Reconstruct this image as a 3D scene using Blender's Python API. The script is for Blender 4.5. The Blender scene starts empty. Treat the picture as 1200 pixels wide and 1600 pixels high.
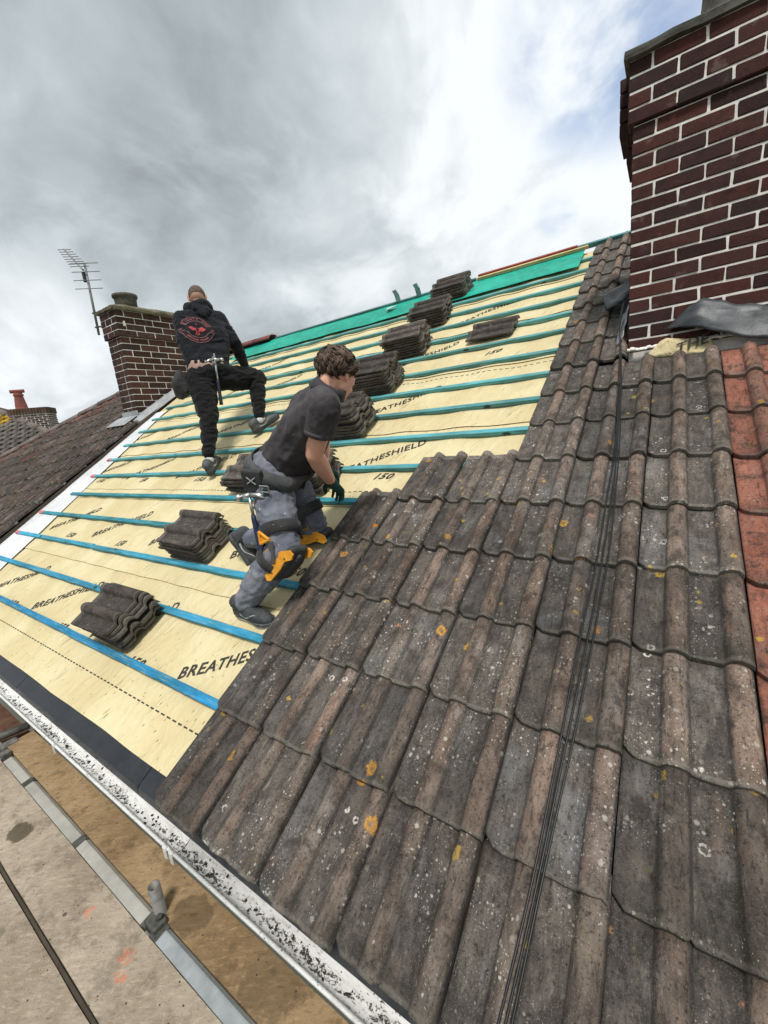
import bpy, bmesh, math, random
from mathutils import Vector, Matrix, Quaternion, noise
from math import sin, cos, pi, radians

rnd = random.Random(11)
scene = bpy.context.scene
COL = scene.collection

# ------------------------------------------------------------------ camera
cam_data = bpy.data.cameras.new('camera')
cam = bpy.data.objects.new('camera', cam_data)
COL.objects.link(cam)
RX = Vector((0.82909375, 0.54985347, -0.10131489))
RY = Vector((0.03535655, -0.2324065, -0.97197589))
RZ = Vector((-0.55799056, 0.802277, -0.2121277))
CAM = Vector((1.56481121, -0.54112467, 1.28239002))
m = Matrix.Identity(4)
for i in range(3):
    m[i][0], m[i][1], m[i][2], m[i][3] = RX[i], -RY[i], -RZ[i], CAM[i]
cam.matrix_world = m
cam_data.sensor_fit = 'HORIZONTAL'
cam_data.sensor_width = 36.0
cam_data.lens = 36.0 * 645.38 / 1200.0
cam_data.clip_start = 0.05
cam_data.clip_end = 2000
scene.camera = cam

# ------------------------------------------------------------------ colour management
scene.view_settings.view_transform = 'Standard'
scene.view_settings.look = 'None'
scene.view_settings.gamma = 1.0
scene.view_settings.use_curve_mapping = False
scene.view_settings.exposure = 1.0

# ------------------------------------------------------------------ sun (behind cloud)
SUN_EL, SUN_AZ = radians(62), radians(-28)         # azimuth measured from -Y towards -X
sun_dir = Vector((cos(SUN_EL) * sin(-SUN_AZ), -cos(SUN_EL) * cos(SUN_AZ), sin(SUN_EL)))
sd = bpy.data.lights.new('sun', 'SUN')
sd.energy = 1.5
sd.angle = radians(11)
sd.color = (1.0, 0.965, 0.91)
sun = bpy.data.objects.new('sun', sd)
sun.rotation_euler = (-sun_dir).to_track_quat('-Z', 'Y').to_euler()
COL.objects.link(sun)

# ------------------------------------------------------------------ node helper
class NT:
    def __init__(self, tree):
        self.t = tree
    def n(self, typ, ins=None, **props):
        nd = self.t.nodes.new(typ)
        for k, v in props.items():
            setattr(nd, k, v)
        if ins:
            for k, v in ins.items():
                self.put(nd.inputs[k], v)
        return nd
    def put(self, sock, v):
        if isinstance(v, bpy.types.NodeSocket):
            self.t.links.new(v, sock)
        else:
            if sock.type == 'RGBA' and isinstance(v, tuple) and len(v) == 3:
                v = (*v, 1.0)
            sock.default_value = v
    def math(self, op, a, b=0.0, c=None, clamp=False):
        ins = {0: a, 1: b}
        if c is not None:
            ins[2] = c
        return self.n('ShaderNodeMath', ins, operation=op, use_clamp=clamp).outputs[0]
    def vmath(self, op, a, b=None, out=0, scale=None):
        ins = {0: a}
        if b is not None:
            ins[1] = b
        nd = self.n('ShaderNodeVectorMath', ins, operation=op)
        if scale is not None:
            self.put(nd.inputs['Scale'], scale)
        return nd.outputs[out]
    def mix(self, f, a, b, blend='MIX'):
        nd = self.n('ShaderNodeMix', data_type='RGBA', blend_type=blend)
        self.put(nd.inputs[0], f); self.put(nd.inputs[6], a); self.put(nd.inputs[7], b)
        return nd.outputs[2]
    def noise(self, vec, scale, detail=4.0, rough=0.55, dist=0.0, out='Fac'):
        nd = self.n('ShaderNodeTexNoise', {'Scale': scale, 'Detail': detail, 'Roughness': rough, 'Distortion': dist})
        if vec is not None:
            self.put(nd.inputs['Vector'], vec)
        return nd.outputs[out]
    def voro(self, vec, scale, feature='F1', rand=1.0):
        nd = self.n('ShaderNodeTexVoronoi', {'Scale': scale, 'Randomness': rand}, feature=feature)
        self.put(nd.inputs['Vector'], vec)
        return nd
    def step(self, v, lo, hi, a=0.0, b=1.0):
        nd = self.n('ShaderNodeMapRange', {0: v, 1: lo, 2: hi, 3: a, 4: b}, interpolation_type='SMOOTHSTEP')
        return nd.outputs[0]
    def scalev(self, v, s):
        return self.vmath('MULTIPLY', v, s)
    def sep(self, v):
        return self.n('ShaderNodeSeparateXYZ', {0: v}).outputs
    def comb(self, x, y, z):
        return self.n('ShaderNodeCombineXYZ', {0: x, 1: y, 2: z}).outputs[0]

# ------------------------------------------------------------------ world: broken grey-white overcast with a few blue gaps
world = bpy.data.worlds.new('World')
scene.world = world
world.use_nodes = True
wt = world.node_tree
wt.nodes.clear()
W = NT(wt)
sky = W.n('ShaderNodeTexSky', sky_type='NISHITA', sun_disc=False)
sky.sun_elevation = SUN_EL
sky.sun_rotation = math.atan2(sun_dir.x, sun_dir.y)
sky.air_density = 1.0
sky.dust_density = 0.6
dirv = W.vmath('NORMALIZE', W.n('ShaderNodeTexCoord').outputs['Generated'])
dz = W.sep(dirv)[2]
den = W.math('ADD', W.math('MAXIMUM', dz, 0.0), 0.62)
flat = W.vmath('SCALE', dirv, scale=W.math('DIVIDE', 1.0, den))
def lobe(d, lo, hi):
    v = Vector(d).normalized()
    return W.step(W.vmath('DOT_PRODUCT', dirv, tuple(v), out=1), lo, hi)
warp = W.noise(flat, 1.3, 3.0, 0.5, out='Color')
wv = W.vmath('ADD', flat, W.vmath('SCALE', W.vmath('SUBTRACT', warp, (0.5, 0.5, 0.5)), scale=0.55))
n1 = W.noise(wv, 1.5, 5.0, 0.5, 0.15)
n2 = W.noise(W.vmath('ADD', wv, (7.3, 2.1, 4.0)), 4.0, 7.0, 0.52, 0.1)
n3 = W.noise(W.vmath('ADD', wv, (1.3, 9.1, 2.0)), 10.0, 6.0, 0.55, 0.1)
def cen(n, k): return W.math('MULTIPLY', W.math('SUBTRACT', n, 0.5), k)
shade = W.math('ADD', 0.43, cen(n1, 1.0))
shade = W.math('ADD', shade, cen(n2, 1.1))
shade = W.math('ADD', shade, cen(n3, 0.55))
puff = W.step(W.math('ADD', W.math('MULTIPLY', W.noise(W.vmath('ADD', wv, (3.1, 5.2, 1.7)), 2.6, 8.0, 0.55, 0.25), 0.85), W.math('MULTIPLY', n3, 0.15)), 0.47, 0.57)
shade = W.math('ADD', shade, cen(puff, 0.17))
shade = W.math('ADD', shade, W.math('MULTIPLY', lobe((-0.16, 0.90, 0.36), 0.82, 1.0), 0.46))
shade = W.math('ADD', shade, W.math('MULTIPLY', lobe((-0.93, 0.33, 0.10), 0.965, 1.0), 0.34))
shade = W.math('SUBTRACT', shade, W.math('MULTIPLY', lobe((-0.91, 0.36, 0.25), 0.975, 1.0), 0.10))
ccol = W.n('ShaderNodeValToRGB', {0: shade})
cr = ccol.color_ramp
cr.elements[0].position = 0.0; cr.elements[0].color = (0.160, 0.180, 0.190, 1)
cr.elements[1].position = 1.0; cr.elements[1].color = (0.485, 0.508, 0.525, 1)
e = cr.elements.new(0.45); e.color = (0.285, 0.316, 0.330, 1)
gap = W.math('ADD', n2, W.math('MULTIPLY', n3, 0.55))
gap = W.math('ADD', gap, W.math('MULTIPLY', n1, 0.25))
hole = W.math('MULTIPLY', W.step(gap, 1.12, 0.84), W.math('MAXIMUM', W.math('MULTIPLY', lobe((-0.085, 0.84, 0.54), 0.982, 0.9995), 0.8), W.math('MULTIPLY', lobe((-0.182, 0.922, 0.343), 0.9990, 0.9999), 0.35)))
clouds = W.n('ShaderNodeBackground', {'Color': ccol.outputs[0], 'Strength': 1.0})
blue = W.n('ShaderNodeBackground', {'Color': sky.outputs[0], 'Strength': 0.1})
mixs = W.n('ShaderNodeMixShader', {0: hole})
wt.links.new(clouds.outputs[0], mixs.inputs[1]); wt.links.new(blue.outputs[0], mixs.inputs[2])
wo = W.n('ShaderNodeOutputWorld')
wt.links.new(mixs.outputs[0], wo.inputs[0])

# ------------------------------------------------------------------ materials
def new_mat(name):
    mt = bpy.data.materials.new(name)
    mt.use_nodes = True
    t = mt.node_tree
    t.nodes.clear()
    N = NT(t)
    bs = N.n('ShaderNodeBsdfPrincipled')
    out = N.n('ShaderNodeOutputMaterial')
    t.links.new(bs.outputs[0], out.inputs[0])
    return mt, N, bs
def finish(N, bs, col, rough=0.8, bump=None, bstr=0.3, bdist=0.003, metal=0.0, spec=0.35):
    N.put(bs.inputs['Base Color'], col)
    N.put(bs.inputs['Roughness'], rough)
    N.put(bs.inputs['Metallic'], metal)
    N.put(bs.inputs['Specular IOR Level'], spec)
    if bump is not None:
        b = N.n('ShaderNodeBump', {'Strength': bstr, 'Distance': bdist, 'Height': bump})
        N.put(bs.inputs['Normal'], b.outputs[0])
def ocoord(N, rand=True):
    v = N.n('ShaderNodeTexCoord').outputs['Object']
    if rand:
        r = N.n('ShaderNodeObjectInfo').outputs['Random']
        off = N.comb(N.math('MULTIPLY', r, 37.0), N.math('MULTIPLY', r, 91.0), N.math('MULTIPLY', r, 53.0))
        return v, N.vmath('ADD', v, off), r
    return v, v, None

def plain(name, col, rough=0.7, nscale=40.0, namt=0.25, bstr=0.15, metal=0.0, spec=0.35, bscale=None):
    mt, N, bs = new_mat(name)
    v, w, r = ocoord(N)
    a = N.noise(w, nscale, 5.0, 0.6)
    b = N.noise(w, nscale * 0.15, 3.0, 0.5)
    f = N.math('ADD', N.math('MULTIPLY', a, 0.6), N.math('MULTIPLY', b, 0.6))
    dark = tuple(c * (1 - namt) for c in col); lite = tuple(min(1, c * (1 + namt)) for c in col)
    c = N.mix(N.step(f, 0.35, 0.85), dark, lite)
    finish(N, bs, c, rough, N.noise(w, bscale or nscale * 3, 4.0, 0.6), bstr, 0.002, metal, spec)
    return mt

def tile_mat(name, pan_a, pan_b, roll_a, roll_b, lichen=1.0, orange=1.0, bluegrey=0.5):
    mt, N, bs = new_mat(name)
    v, w, r = ocoord(N)
    x, y, z = N.sep(v)
    r2 = N.math('FRACT', N.math('MULTIPLY', r, 17.31))
    r3 = N.math('FRACT', N.math('MULTIPLY', r, 71.77))
    big = N.noise(w, 6.0, 4.0, 0.6)
    mid = N.noise(N.scalev(w, (1.0, 0.35, 1.0)), 26.0, 5.0, 0.6, 0.3)
    fine = N.noise(w, 330.0, 3.0, 0.7)
    grit = N.noise(w, 120.0, 4.0, 0.7)
    streak = N.noise(N.scalev(w, (1.0, 0.08, 1.0)), 55.0, 4.0, 0.6)
    pan = N.mix(N.step(N.math('ADD', N.math('MULTIPLY', big, 0.6), N.math('MULTIPLY', mid, 0.5)), 0.38, 0.72), pan_a, pan_b)
    # algae-darkened, smooth blue-grey patches on some tiles
    bg = N.math('MULTIPLY', N.step(N.noise(w, 4.0, 3.0, 0.5), 0.47, 0.62), N.step(r2, 0.55, 0.9))
    pan = N.mix(N.math('MULTIPLY', bg, bluegrey), pan, (0.17, 0.175, 0.185))
    roll = N.mix(N.step(N.math('ADD', N.math('MULTIPLY', mid, 0.7), N.math('MULTIPLY', big, 0.4)), 0.42, 0.72), roll_a, roll_b)
    rmask = N.math('MULTIPLY', N.step(N.math('ADD', z, N.math('MULTIPLY', N.math('SUBTRACT', mid, 0.5), 0.022)), 0.008, 0.024), N.math('MULTIPLY', N.math('ADD', 0.32, N.math('MULTIPLY', N.step(r3, 0.05, 0.8), 0.68)), N.step(N.noise(N.scalev(w, (1.0, 0.4, 1.0)), 9.0, 4.0, 0.65), 0.34, 0.60, 0.55, 1.0)))
    col = N.mix(rmask, pan, roll)
    crease_shade = N.math('MULTIPLY', N.step(N.math('ADD', z, N.math('MULTIPLY', N.math('SUBTRACT', big, 0.5), 0.010)), -0.001, 0.004), N.step(z, 0.019, 0.009))
    col = N.mix(N.math('MULTIPLY', crease_shade, 0.62), col, (0.024, 0.021, 0.019))  # shade painted into the roll creases to sharpen their relief
    # rubbed rusty streak down the odd roll
    rust = N.math('MULTIPLY', N.step(streak, 0.56, 0.68), N.step(N.math('FRACT', N.math('MULTIPLY', r, 131.7)), 0.5, 0.9))
    col = N.mix(N.math('MULTIPLY', N.math('MULTIPLY', rust, rmask), 0.75), col, (0.26, 0.115, 0.065))
    rp = N.math('MULTIPLY', N.step(N.noise(N.scalev(w, (1.0, 0.45, 1.0)), 12.0, 5.0, 0.7), 0.58, 0.70), 0.45)
    col = N.mix(rp, col, (0.20, 0.115, 0.082))
    # pale washed streaks
    wash = N.math('MULTIPLY', N.step(N.noise(N.scalev(w, (1.0, 0.16, 1.0)), 30.0, 5.0, 0.65, 0.6), 0.60, 0.76), 0.42)
    col = N.mix(wash, col, (0.30, 0.28, 0.265))
    soft = N.math('MULTIPLY', N.step(N.noise(N.scalev(w, (1.0, 0.35, 1.0)), 11.0, 3.0, 0.5), 0.55, 0.75), 0.35)
    col = N.mix(soft, col, (0.29, 0.275, 0.26))
    st1 = N.noise(N.scalev(w, (1.0, 0.22, 1.0)), 75.0, 7.0, 0.72, 0.4)
    col = N.mix(N.step(st1, 0.49, 0.32, 0.0, 0.85), col, (0.024, 0.020, 0.017))
    col = N.mix(N.step(st1, 0.55, 0.74, 0.0, 0.5), col, (0.33, 0.29, 0.25))
    blot = N.noise(w, 14.0, 5.0, 0.7)
    col = N.mix(N.step(blot, 0.49, 0.34, 0.0, 0.72), col, (0.034, 0.028, 0.024))
    moss = N.math('MULTIPLY', N.step(N.noise(w, 11.0, 6.0, 0.75), 0.60, 0.70), N.step(grit, 0.40, 0.60, 0.1, 0.55))
    col = N.mix(moss, col, (0.17, 0.145, 0.055))
    lip = N.math('MULTIPLY', N.step(N.math('ADD', y, N.math('MULTIPLY', N.math('SUBTRACT', blot, 0.5), 0.02)), 0.016, 0.006), 0.55)
    col = N.mix(lip, col, (0.26, 0.235, 0.20))
    # exposed aggregate
    col = N.mix(N.step(fine, 0.54, 0.74, 0.0, 0.5), col, (0.36, 0.31, 0.265))
    col = N.mix(N.step(grit, 0.49, 0.30, 0.0, 0.85), col, (0.018, 0.016, 0.015))
    # darker towards the tail edge
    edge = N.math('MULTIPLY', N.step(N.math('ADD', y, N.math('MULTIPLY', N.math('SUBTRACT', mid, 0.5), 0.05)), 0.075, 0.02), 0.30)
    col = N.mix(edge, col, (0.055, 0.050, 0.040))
    # lighter clean head
    head = N.math('MULTIPLY', N.step(N.math('ADD', y, N.math('MULTIPLY', N.math('SUBTRACT', grit, 0.5), 0.02)), 0.378, 0.390), 0.65)
    col = N.mix(head, col, N.mix(N.step(grit, 0.35, 0.7), (0.13, 0.115, 0.10), (0.42, 0.36, 0.31)))
    wd = N.vmath('ADD', w, N.vmath('SCALE', N.vmath('SUBTRACT', N.noise(w, 160.0, 3.0, 0.6, out='Color'), (0.5, 0.5, 0.5)), scale=0.008))
    clus = N.step(N.noise(w, 7.0, 3.0, 0.6), 0.44, 0.62)
    for sc, rad, thr, amt in ((170.0, 0.30, 0.62, 0.75), (75.0, 0.34, 0.74, 0.75), (36.0, 0.30, 0.84, 0.7)):
        vo = N.voro(wd, sc)
        rr = N.sep(vo.outputs['Color'])
        sp = N.math('MULTIPLY', N.step(vo.outputs['Distance'], rad, rad * 0.55), N.math('GREATER_THAN', rr[0], thr))
        sp = N.math('MULTIPLY', sp, N.math('MULTIPLY', clus, amt * lichen))
        col = N.mix(sp, col, N.mix(rr[1], (0.60, 0.56, 0.50), (0.42, 0.40, 0.36)))
    # white lichen rings
    vo = N.voro(wd, 24.0)
    rr = N.sep(vo.outputs['Color'])
    dd = N.math('ADD', vo.outputs['Distance'], N.math('MULTIPLY', N.math('SUBTRACT', N.noise(w, 90.0, 3.0, 0.6), 0.5), 0.12))
    ring = N.math('MULTIPLY', N.step(dd, 0.16, 0.22), N.step(dd, 0.33, 0.26))
    ring = N.math('MULTIPLY', ring, N.math('MULTIPLY', N.math('GREATER_THAN', rr[0], 0.90), N.step(N.noise(w, 5.0, 2.0, 0.5), 0.52, 0.60)))
    ring = N.math('MULTIPLY', ring, N.step(N.noise(w, 140.0, 3.0, 0.6), 0.36, 0.52))
    col = N.mix(N.math('MULTIPLY', ring, 0.8 * lichen), col, (0.62, 0.59, 0.53))
    # orange and mustard lichen, crumbly
    wo2 = N.vmath('ADD', w, N.vmath('SCALE', N.vmath('SUBTRACT', N.noise(w, 45.0, 5.0, 0.7, out='Color'), (0.5, 0.5, 0.5)), scale=0.035))
    vo = N.voro(wo2, 10.0)
    rr = N.sep(vo.outputs['Color'])
    op = N.math('MULTIPLY', N.step(vo.outputs['Distance'], 0.24, 0.17), N.math('GREATER_THAN', rr[0], 0.93))
    inner = N.step(vo.outputs['Distance'], 0.05, 0.15, 0.35, 1.0)
    op = N.math('MULTIPLY', N.math('MULTIPLY', op, inner), N.math('MULTIPLY', N.step(N.noise(w, 210.0, 3.0, 0.6), 0.36, 0.50), orange))
    col = N.mix(op, col, N.mix(rr[1], (0.52, 0.20, 0.025), (0.46, 0.33, 0.06)))
    vo = N.voro(wo2, 26.0)
    rr = N.sep(vo.outputs['Color'])
    op2 = N.math('MULTIPLY', N.step(vo.outputs['Distance'], 0.30, 0.18), N.math('GREATER_THAN', rr[0], 0.968))
    op2 = N.math('MULTIPLY', op2, N.step(N.noise(w, 180.0, 3.0, 0.6), 0.38, 0.52))
    col = N.mix(N.math('MULTIPLY', op2, 0.8 * orange), col, N.mix(N.step(rr[1], 0.30, 0.40), (0.40, 0.17, 0.10), (0.46, 0.29, 0.05)))
    # tile to tile tone
    tone = N.math('ADD', 0.72, N.math('MULTIPLY', N.math('FRACT', N.math('MULTIPLY', r, 203.3)), 0.56))
    col = N.mix(1.0, col, N.comb(tone, tone, tone), 'MULTIPLY')
    h = N.math('ADD', N.math('MULTIPLY', fine, 0.5), N.math('ADD', N.math('MULTIPLY', grit, 0.8), N.math('MULTIPLY', mid, 0.7)))
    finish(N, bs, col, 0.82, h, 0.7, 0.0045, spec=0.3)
    return mt

def brick_mat(name, a, b, soot=0.0):
    mt, N, bs = new_mat(name)
    v, w, r = ocoord(N)
    n = N.noise(w, 18.0, 5.0, 0.6)
    f = N.noise(w, 160.0, 4.0, 0.7)
    c = N.mix(N.step(N.math('ADD', N.math('MULTIPLY', n, 0.6), N.math('MULTIPLY', r, 0.5)), 0.3, 0.8), a, b)
    c = N.mix(N.step(f, 0.5, 0.75, 0.0, 0.4), c, tuple(min(1, k * 2.2) for k in b))
    c = N.mix(N.step(f, 0.45, 0.28, 0.0, 0.7), c, (0.012, 0.010, 0.010))
    r2 = N.math('FRACT', N.math('MULTIPLY', r, 31.7))
    c = N.mix(N.math('MULTIPLY', N.step(r2, 0.45, 0.95), 0.38 + soot), c, (0.032, 0.026, 0.027))
    c = N.mix(N.math('MULTIPLY', N.step(N.noise(w, 26.0, 6.0, 0.75), 0.50, 0.66), 0.5), c, (0.024, 0.017, 0.017))
    c = N.mix(N.math('MULTIPLY', N.step(N.noise(w, 9.0, 4.0, 0.6), 0.60, 0.72), 0.22), c, (0.30, 0.27, 0.25))
    finish(N, bs, c, 0.85, N.math('ADD', f, n), 0.6, 0.003, spec=0.25)
    return mt

M = {}
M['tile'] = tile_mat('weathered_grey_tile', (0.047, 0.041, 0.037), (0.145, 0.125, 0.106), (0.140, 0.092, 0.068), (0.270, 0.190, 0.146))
M['loose'] = tile_mat('loose_grey_tile', (0.052, 0.043, 0.037), (0.105, 0.088, 0.077), (0.080, 0.062, 0.053), (0.145, 0.116, 0.100), lichen=0.5, orange=0.25, bluegrey=0.2)
M['red_tile'] = tile_mat('red_tile', (0.28, 0.095, 0.060), (0.46, 0.175, 0.115), (0.20, 0.115, 0.085), (0.36, 0.19, 0.14), lichen=0.35, orange=1.6, bluegrey=0.0)
M['old_tile'] = tile_mat('old_brown_tile', (0.034, 0.026, 0.022), (0.078, 0.058, 0.048), (0.066, 0.045, 0.037), (0.13, 0.094, 0.077), lichen=0.5, orange=0.4, bluegrey=0.2)
M['old_red'] = tile_mat('old_red_tile', (0.11, 0.042, 0.032), (0.19, 0.075, 0.055), (0.13, 0.05, 0.038), (0.24, 0.10, 0.075), lichen=0.4, orange=0.4, bluegrey=0.0)
M['brick'] = brick_mat('dark_red_brick', (0.032, 0.015, 0.014), (0.092, 0.030, 0.024))
M['brick_l'] = brick_mat('brown_brick', (0.038, 0.019, 0.014), (0.085, 0.038, 0.028))
M['mortar'] = plain('pale_mortar', (0.80, 0.76, 0.71), 0.9, 45, 0.22, 0.5)
M['cement'] = plain('lichened_cement', (0.13, 0.115, 0.075), 0.9, 30, 0.6, 0.6)
M['slab'] = plain('sooty_slab', (0.075, 0.072, 0.064), 0.9, 30, 0.6, 0.6)
M['pot_grey'] = plain('grey_pot', (0.085, 0.08, 0.06), 0.85, 30, 0.6, 0.5)
M['pot_red'] = plain('red_clay', (0.22, 0.070, 0.055), 0.7, 20, 0.35, 0.2)
M['lead'] = plain('lead_sheet', (0.050, 0.054, 0.060), 0.45, 25, 0.5, 0.5, metal=0.08, spec=0.5)
M['lead_pale'] = plain('oxidised_lead', (0.36, 0.37, 0.38), 0.6, 30, 0.3, 0.3)
M['black_plastic'] = plain('black_plastic', (0.022, 0.024, 0.029), 0.38, 30, 0.35, 0.08, spec=0.5)
M['cable'] = plain('black_cable', (0.007, 0.007, 0.008), 0.45, 30, 0.3, 0.05, spec=0.5)
M['alu'] = plain('dull_aluminium', (0.25, 0.255, 0.26), 0.6, 40, 0.25, 0.1, metal=0.2)
M['steel'] = plain('galvanised_steel', (0.20, 0.195, 0.18), 0.6, 22, 0.6, 0.2, metal=0.45)
M['dark_steel'] = plain('dirty_steel', (0.10, 0.10, 0.09), 0.6, 35, 0.5, 0.3, metal=0.4)
M['white_strip'] = plain('white_sheet', (0.72, 0.73, 0.74), 0.55, 18, 0.16, 0.3)
M['pink'] = plain('pink_paint', (0.62, 0.16, 0.17), 0.6, 40, 0.2, 0.1)
M['green_sheet'] = plain('green_membrane', (0.012, 0.37, 0.265), 0.5, 12, 0.3, 0.3)
M['red_wood'] = plain('red_painted_batten', (0.30, 0.07, 0.05), 0.7, 30, 0.4, 0.2)
M['cream_wood'] = plain('bare_timber', (0.62, 0.42, 0.20), 0.7, 30, 0.25, 0.2)
M['wall'] = plain('render_wall', (0.42, 0.39, 0.34), 0.9, 20, 0.12, 0.3)
M['upvc'] = plain('white_board', (0.62, 0.61, 0.57), 0.5, 10, 0.2, 0.1)
M['ground'] = plain('ground', (0.07, 0.085, 0.045), 0.95, 0.8, 0.5, 0.5)
M['print'] = plain('black_print', (0.045, 0.043, 0.035), 0.7, 60, 0.4, 0.0)
M['skin'] = None
M['deck'] = plain('roof_deck', (0.07, 0.055, 0.04), 0.9, 20, 0.3, 0.2)

def batten_mat():
    mt, N, bs = new_mat('treated_batten')
    v, w, r = ocoord(N)
    oc = N.n('ShaderNodeObjectInfo').outputs['Color']
    g = N.noise(N.scalev(w, (0.06, 1.0, 1.0)), 120.0, 5.0, 0.65)
    b = N.noise(N.scalev(w, (0.4, 1.0, 1.0)), 5.0, 4.0, 0.6)
    c = N.mix(N.step(b, 0.38, 0.68), N.mix(1.0, oc, (0.75, 0.62, 0.55), 'MULTIPLY'), oc)
    c = N.mix(N.step(g, 0.50, 0.70, 0, 0.55), c, (0.32, 0.44, 0.38))
    c = N.mix(N.step(g, 0.46, 0.28, 0, 0.75), c, (0.012, 0.055, 0.075))
    kn = N.voro(N.scalev(w, (0.5, 1, 1)), 9.0)
    c = N.mix(N.math('MULTIPLY', N.step(kn.outputs['Distance'], 0.16, 0.08), N.math('GREATER_THAN', N.sep(kn.outputs['Color'])[0], 0.65)), c, (0.02, 0.05, 0.05))
    sc = N.noise(N.scalev(w, (0.6, 1, 1)), 38.0, 5.0, 0.7)
    c = N.mix(N.step(sc, 0.62, 0.74, 0, 0.55), c, (0.025, 0.07, 0.08))
    finish(N, bs, c, 0.7, g, 0.35, 0.002)
    return mt
M['batten'] = batten_mat()

def underlay_mat():
    mt, N, bs = new_mat('yellow_membrane')
    v, w, r = ocoord(N)
    big = N.noise(w, 2.2, 4.0, 0.55)
    c = N.mix(N.step(big, 0.35, 0.7), (0.65, 0.535, 0.295), (0.75, 0.645, 0.395))
    wr = N.noise(N.scalev(w, (1.0, 0.55, 1.0)), 16.0, 4.0, 0.6, 0.8)
    c = N.mix(N.step(wr, 0.56, 0.72, 0, 0.35), c, (0.80, 0.72, 0.50))
    # scuffs dragged down the slope
    rot = N.n('ShaderNodeVectorRotate', {'Vector': w, 'Angle': radians(24)}, rotation_type='Z_AXIS').outputs[0]
    sc = N.noise(N.scalev(rot, (1.0, 0.13, 1.0)), 42.0, 5.0, 0.68, 0.2)
    msk = N.step(N.noise(w, 3.5, 3.0, 0.6), 0.40, 0.66)
    c = N.mix(N.math('MULTIPLY', N.step(sc, 0.575, 0.70), N.math('ADD', 0.22, N.math('MULTIPLY', msk, 0.6))), c, (0.22, 0.155, 0.075))
    # grit
    yy = N.sep(v)[1]
    low = N.step(yy, 1.2, 0.0, 0.12, 1.0)
    vo = N.voro(N.scalev(rot, (1.0, 0.36, 1.0)), 58.0)
    gr = N.math('MULTIPLY', N.step(vo.outputs['Distance'], 0.22, 0.10), N.math('GREATER_THAN', N.sep(vo.outputs['Color'])[0], 0.74))
    c = N.mix(N.math('MULTIPLY', gr, N.math('MULTIPLY', low, 0.85)), c, (0.08, 0.055, 0.03))
    vo = N.voro(rot, 22.0)
    gr = N.math('MULTIPLY', N.step(vo.outputs['Distance'], 0.13, 0.06), N.math('GREATER_THAN', N.sep(vo.outputs['Color'])[0], 0.80))
    c = N.mix(N.math('MULTIPLY', gr, 0.7), c, (0.10, 0.07, 0.045))
    st = N.step(N.noise(w, 2.6, 4.0, 0.7), 0.63, 0.74, 0, 0.3)
    c = N.mix(st, c, (0.36, 0.25, 0.17))
    finish(N, bs, c, 0.6, N.math('ADD', wr, N.math('MULTIPLY', N.noise(N.scalev(rot, (1.0, 0.4, 1.0)), 6.5, 5.0, 0.55, 1.4), 2.0)), 0.6, 0.022, spec=0.35)
    return mt
M['underlay'] = underlay_mat()

def gutter_mat():
    mt, N, bs = new_mat('dirty_white_gutter')
    v, w, r = ocoord(N)
    x, y, z = N.sep(v)
    st = N.noise(N.scalev(w, (0.25, 1, 1)), 60.0, 5.0, 0.7)
    c = N.mix(N.step(st, 0.45, 0.75), (0.80, 0.795, 0.77), (0.58, 0.56, 0.52))
    d = N.noise(N.scalev(w, (0.7, 1, 1)), 105.0, 7.0, 0.75, 0.2)
    c = N.mix(N.step(N.noise(N.scalev(w, (0.35, 1, 1)), 22.0, 6.0, 0.72), 0.50, 0.72, 0, 0.6), c, (0.30, 0.275, 0.235))
    e = N.noise(N.scalev(w, (0.5, 1, 1)), 9.0, 4.0, 0.6)
    cen = N.step(N.math('ABSOLUTE', N.math('ADD', y, 0.004)), 0.036, 0.0)
    k = N.math('ADD', N.math('ADD', d, N.math('MULTIPLY', e, 0.35)), N.math('MULTIPLY', cen, 0.12))
    c = N.mix(N.step(k, 0.79, 0.86), c, (0.048, 0.042, 0.036))
    sp = N.voro(N.scalev(w, (0.6, 1, 1)), 130.0)
    c = N.mix(N.math('MULTIPLY', N.step(sp.outputs['Distance'], 0.25, 0.12), N.math('GREATER_THAN', N.sep(sp.outputs['Color'])[0], 0.7)), c, (0.06, 0.055, 0.05))
    finish(N, bs, c, 0.75, d, 0.6, 0.004, spec=0.25)
    return mt
M['gutter'] = gutter_mat()

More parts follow.
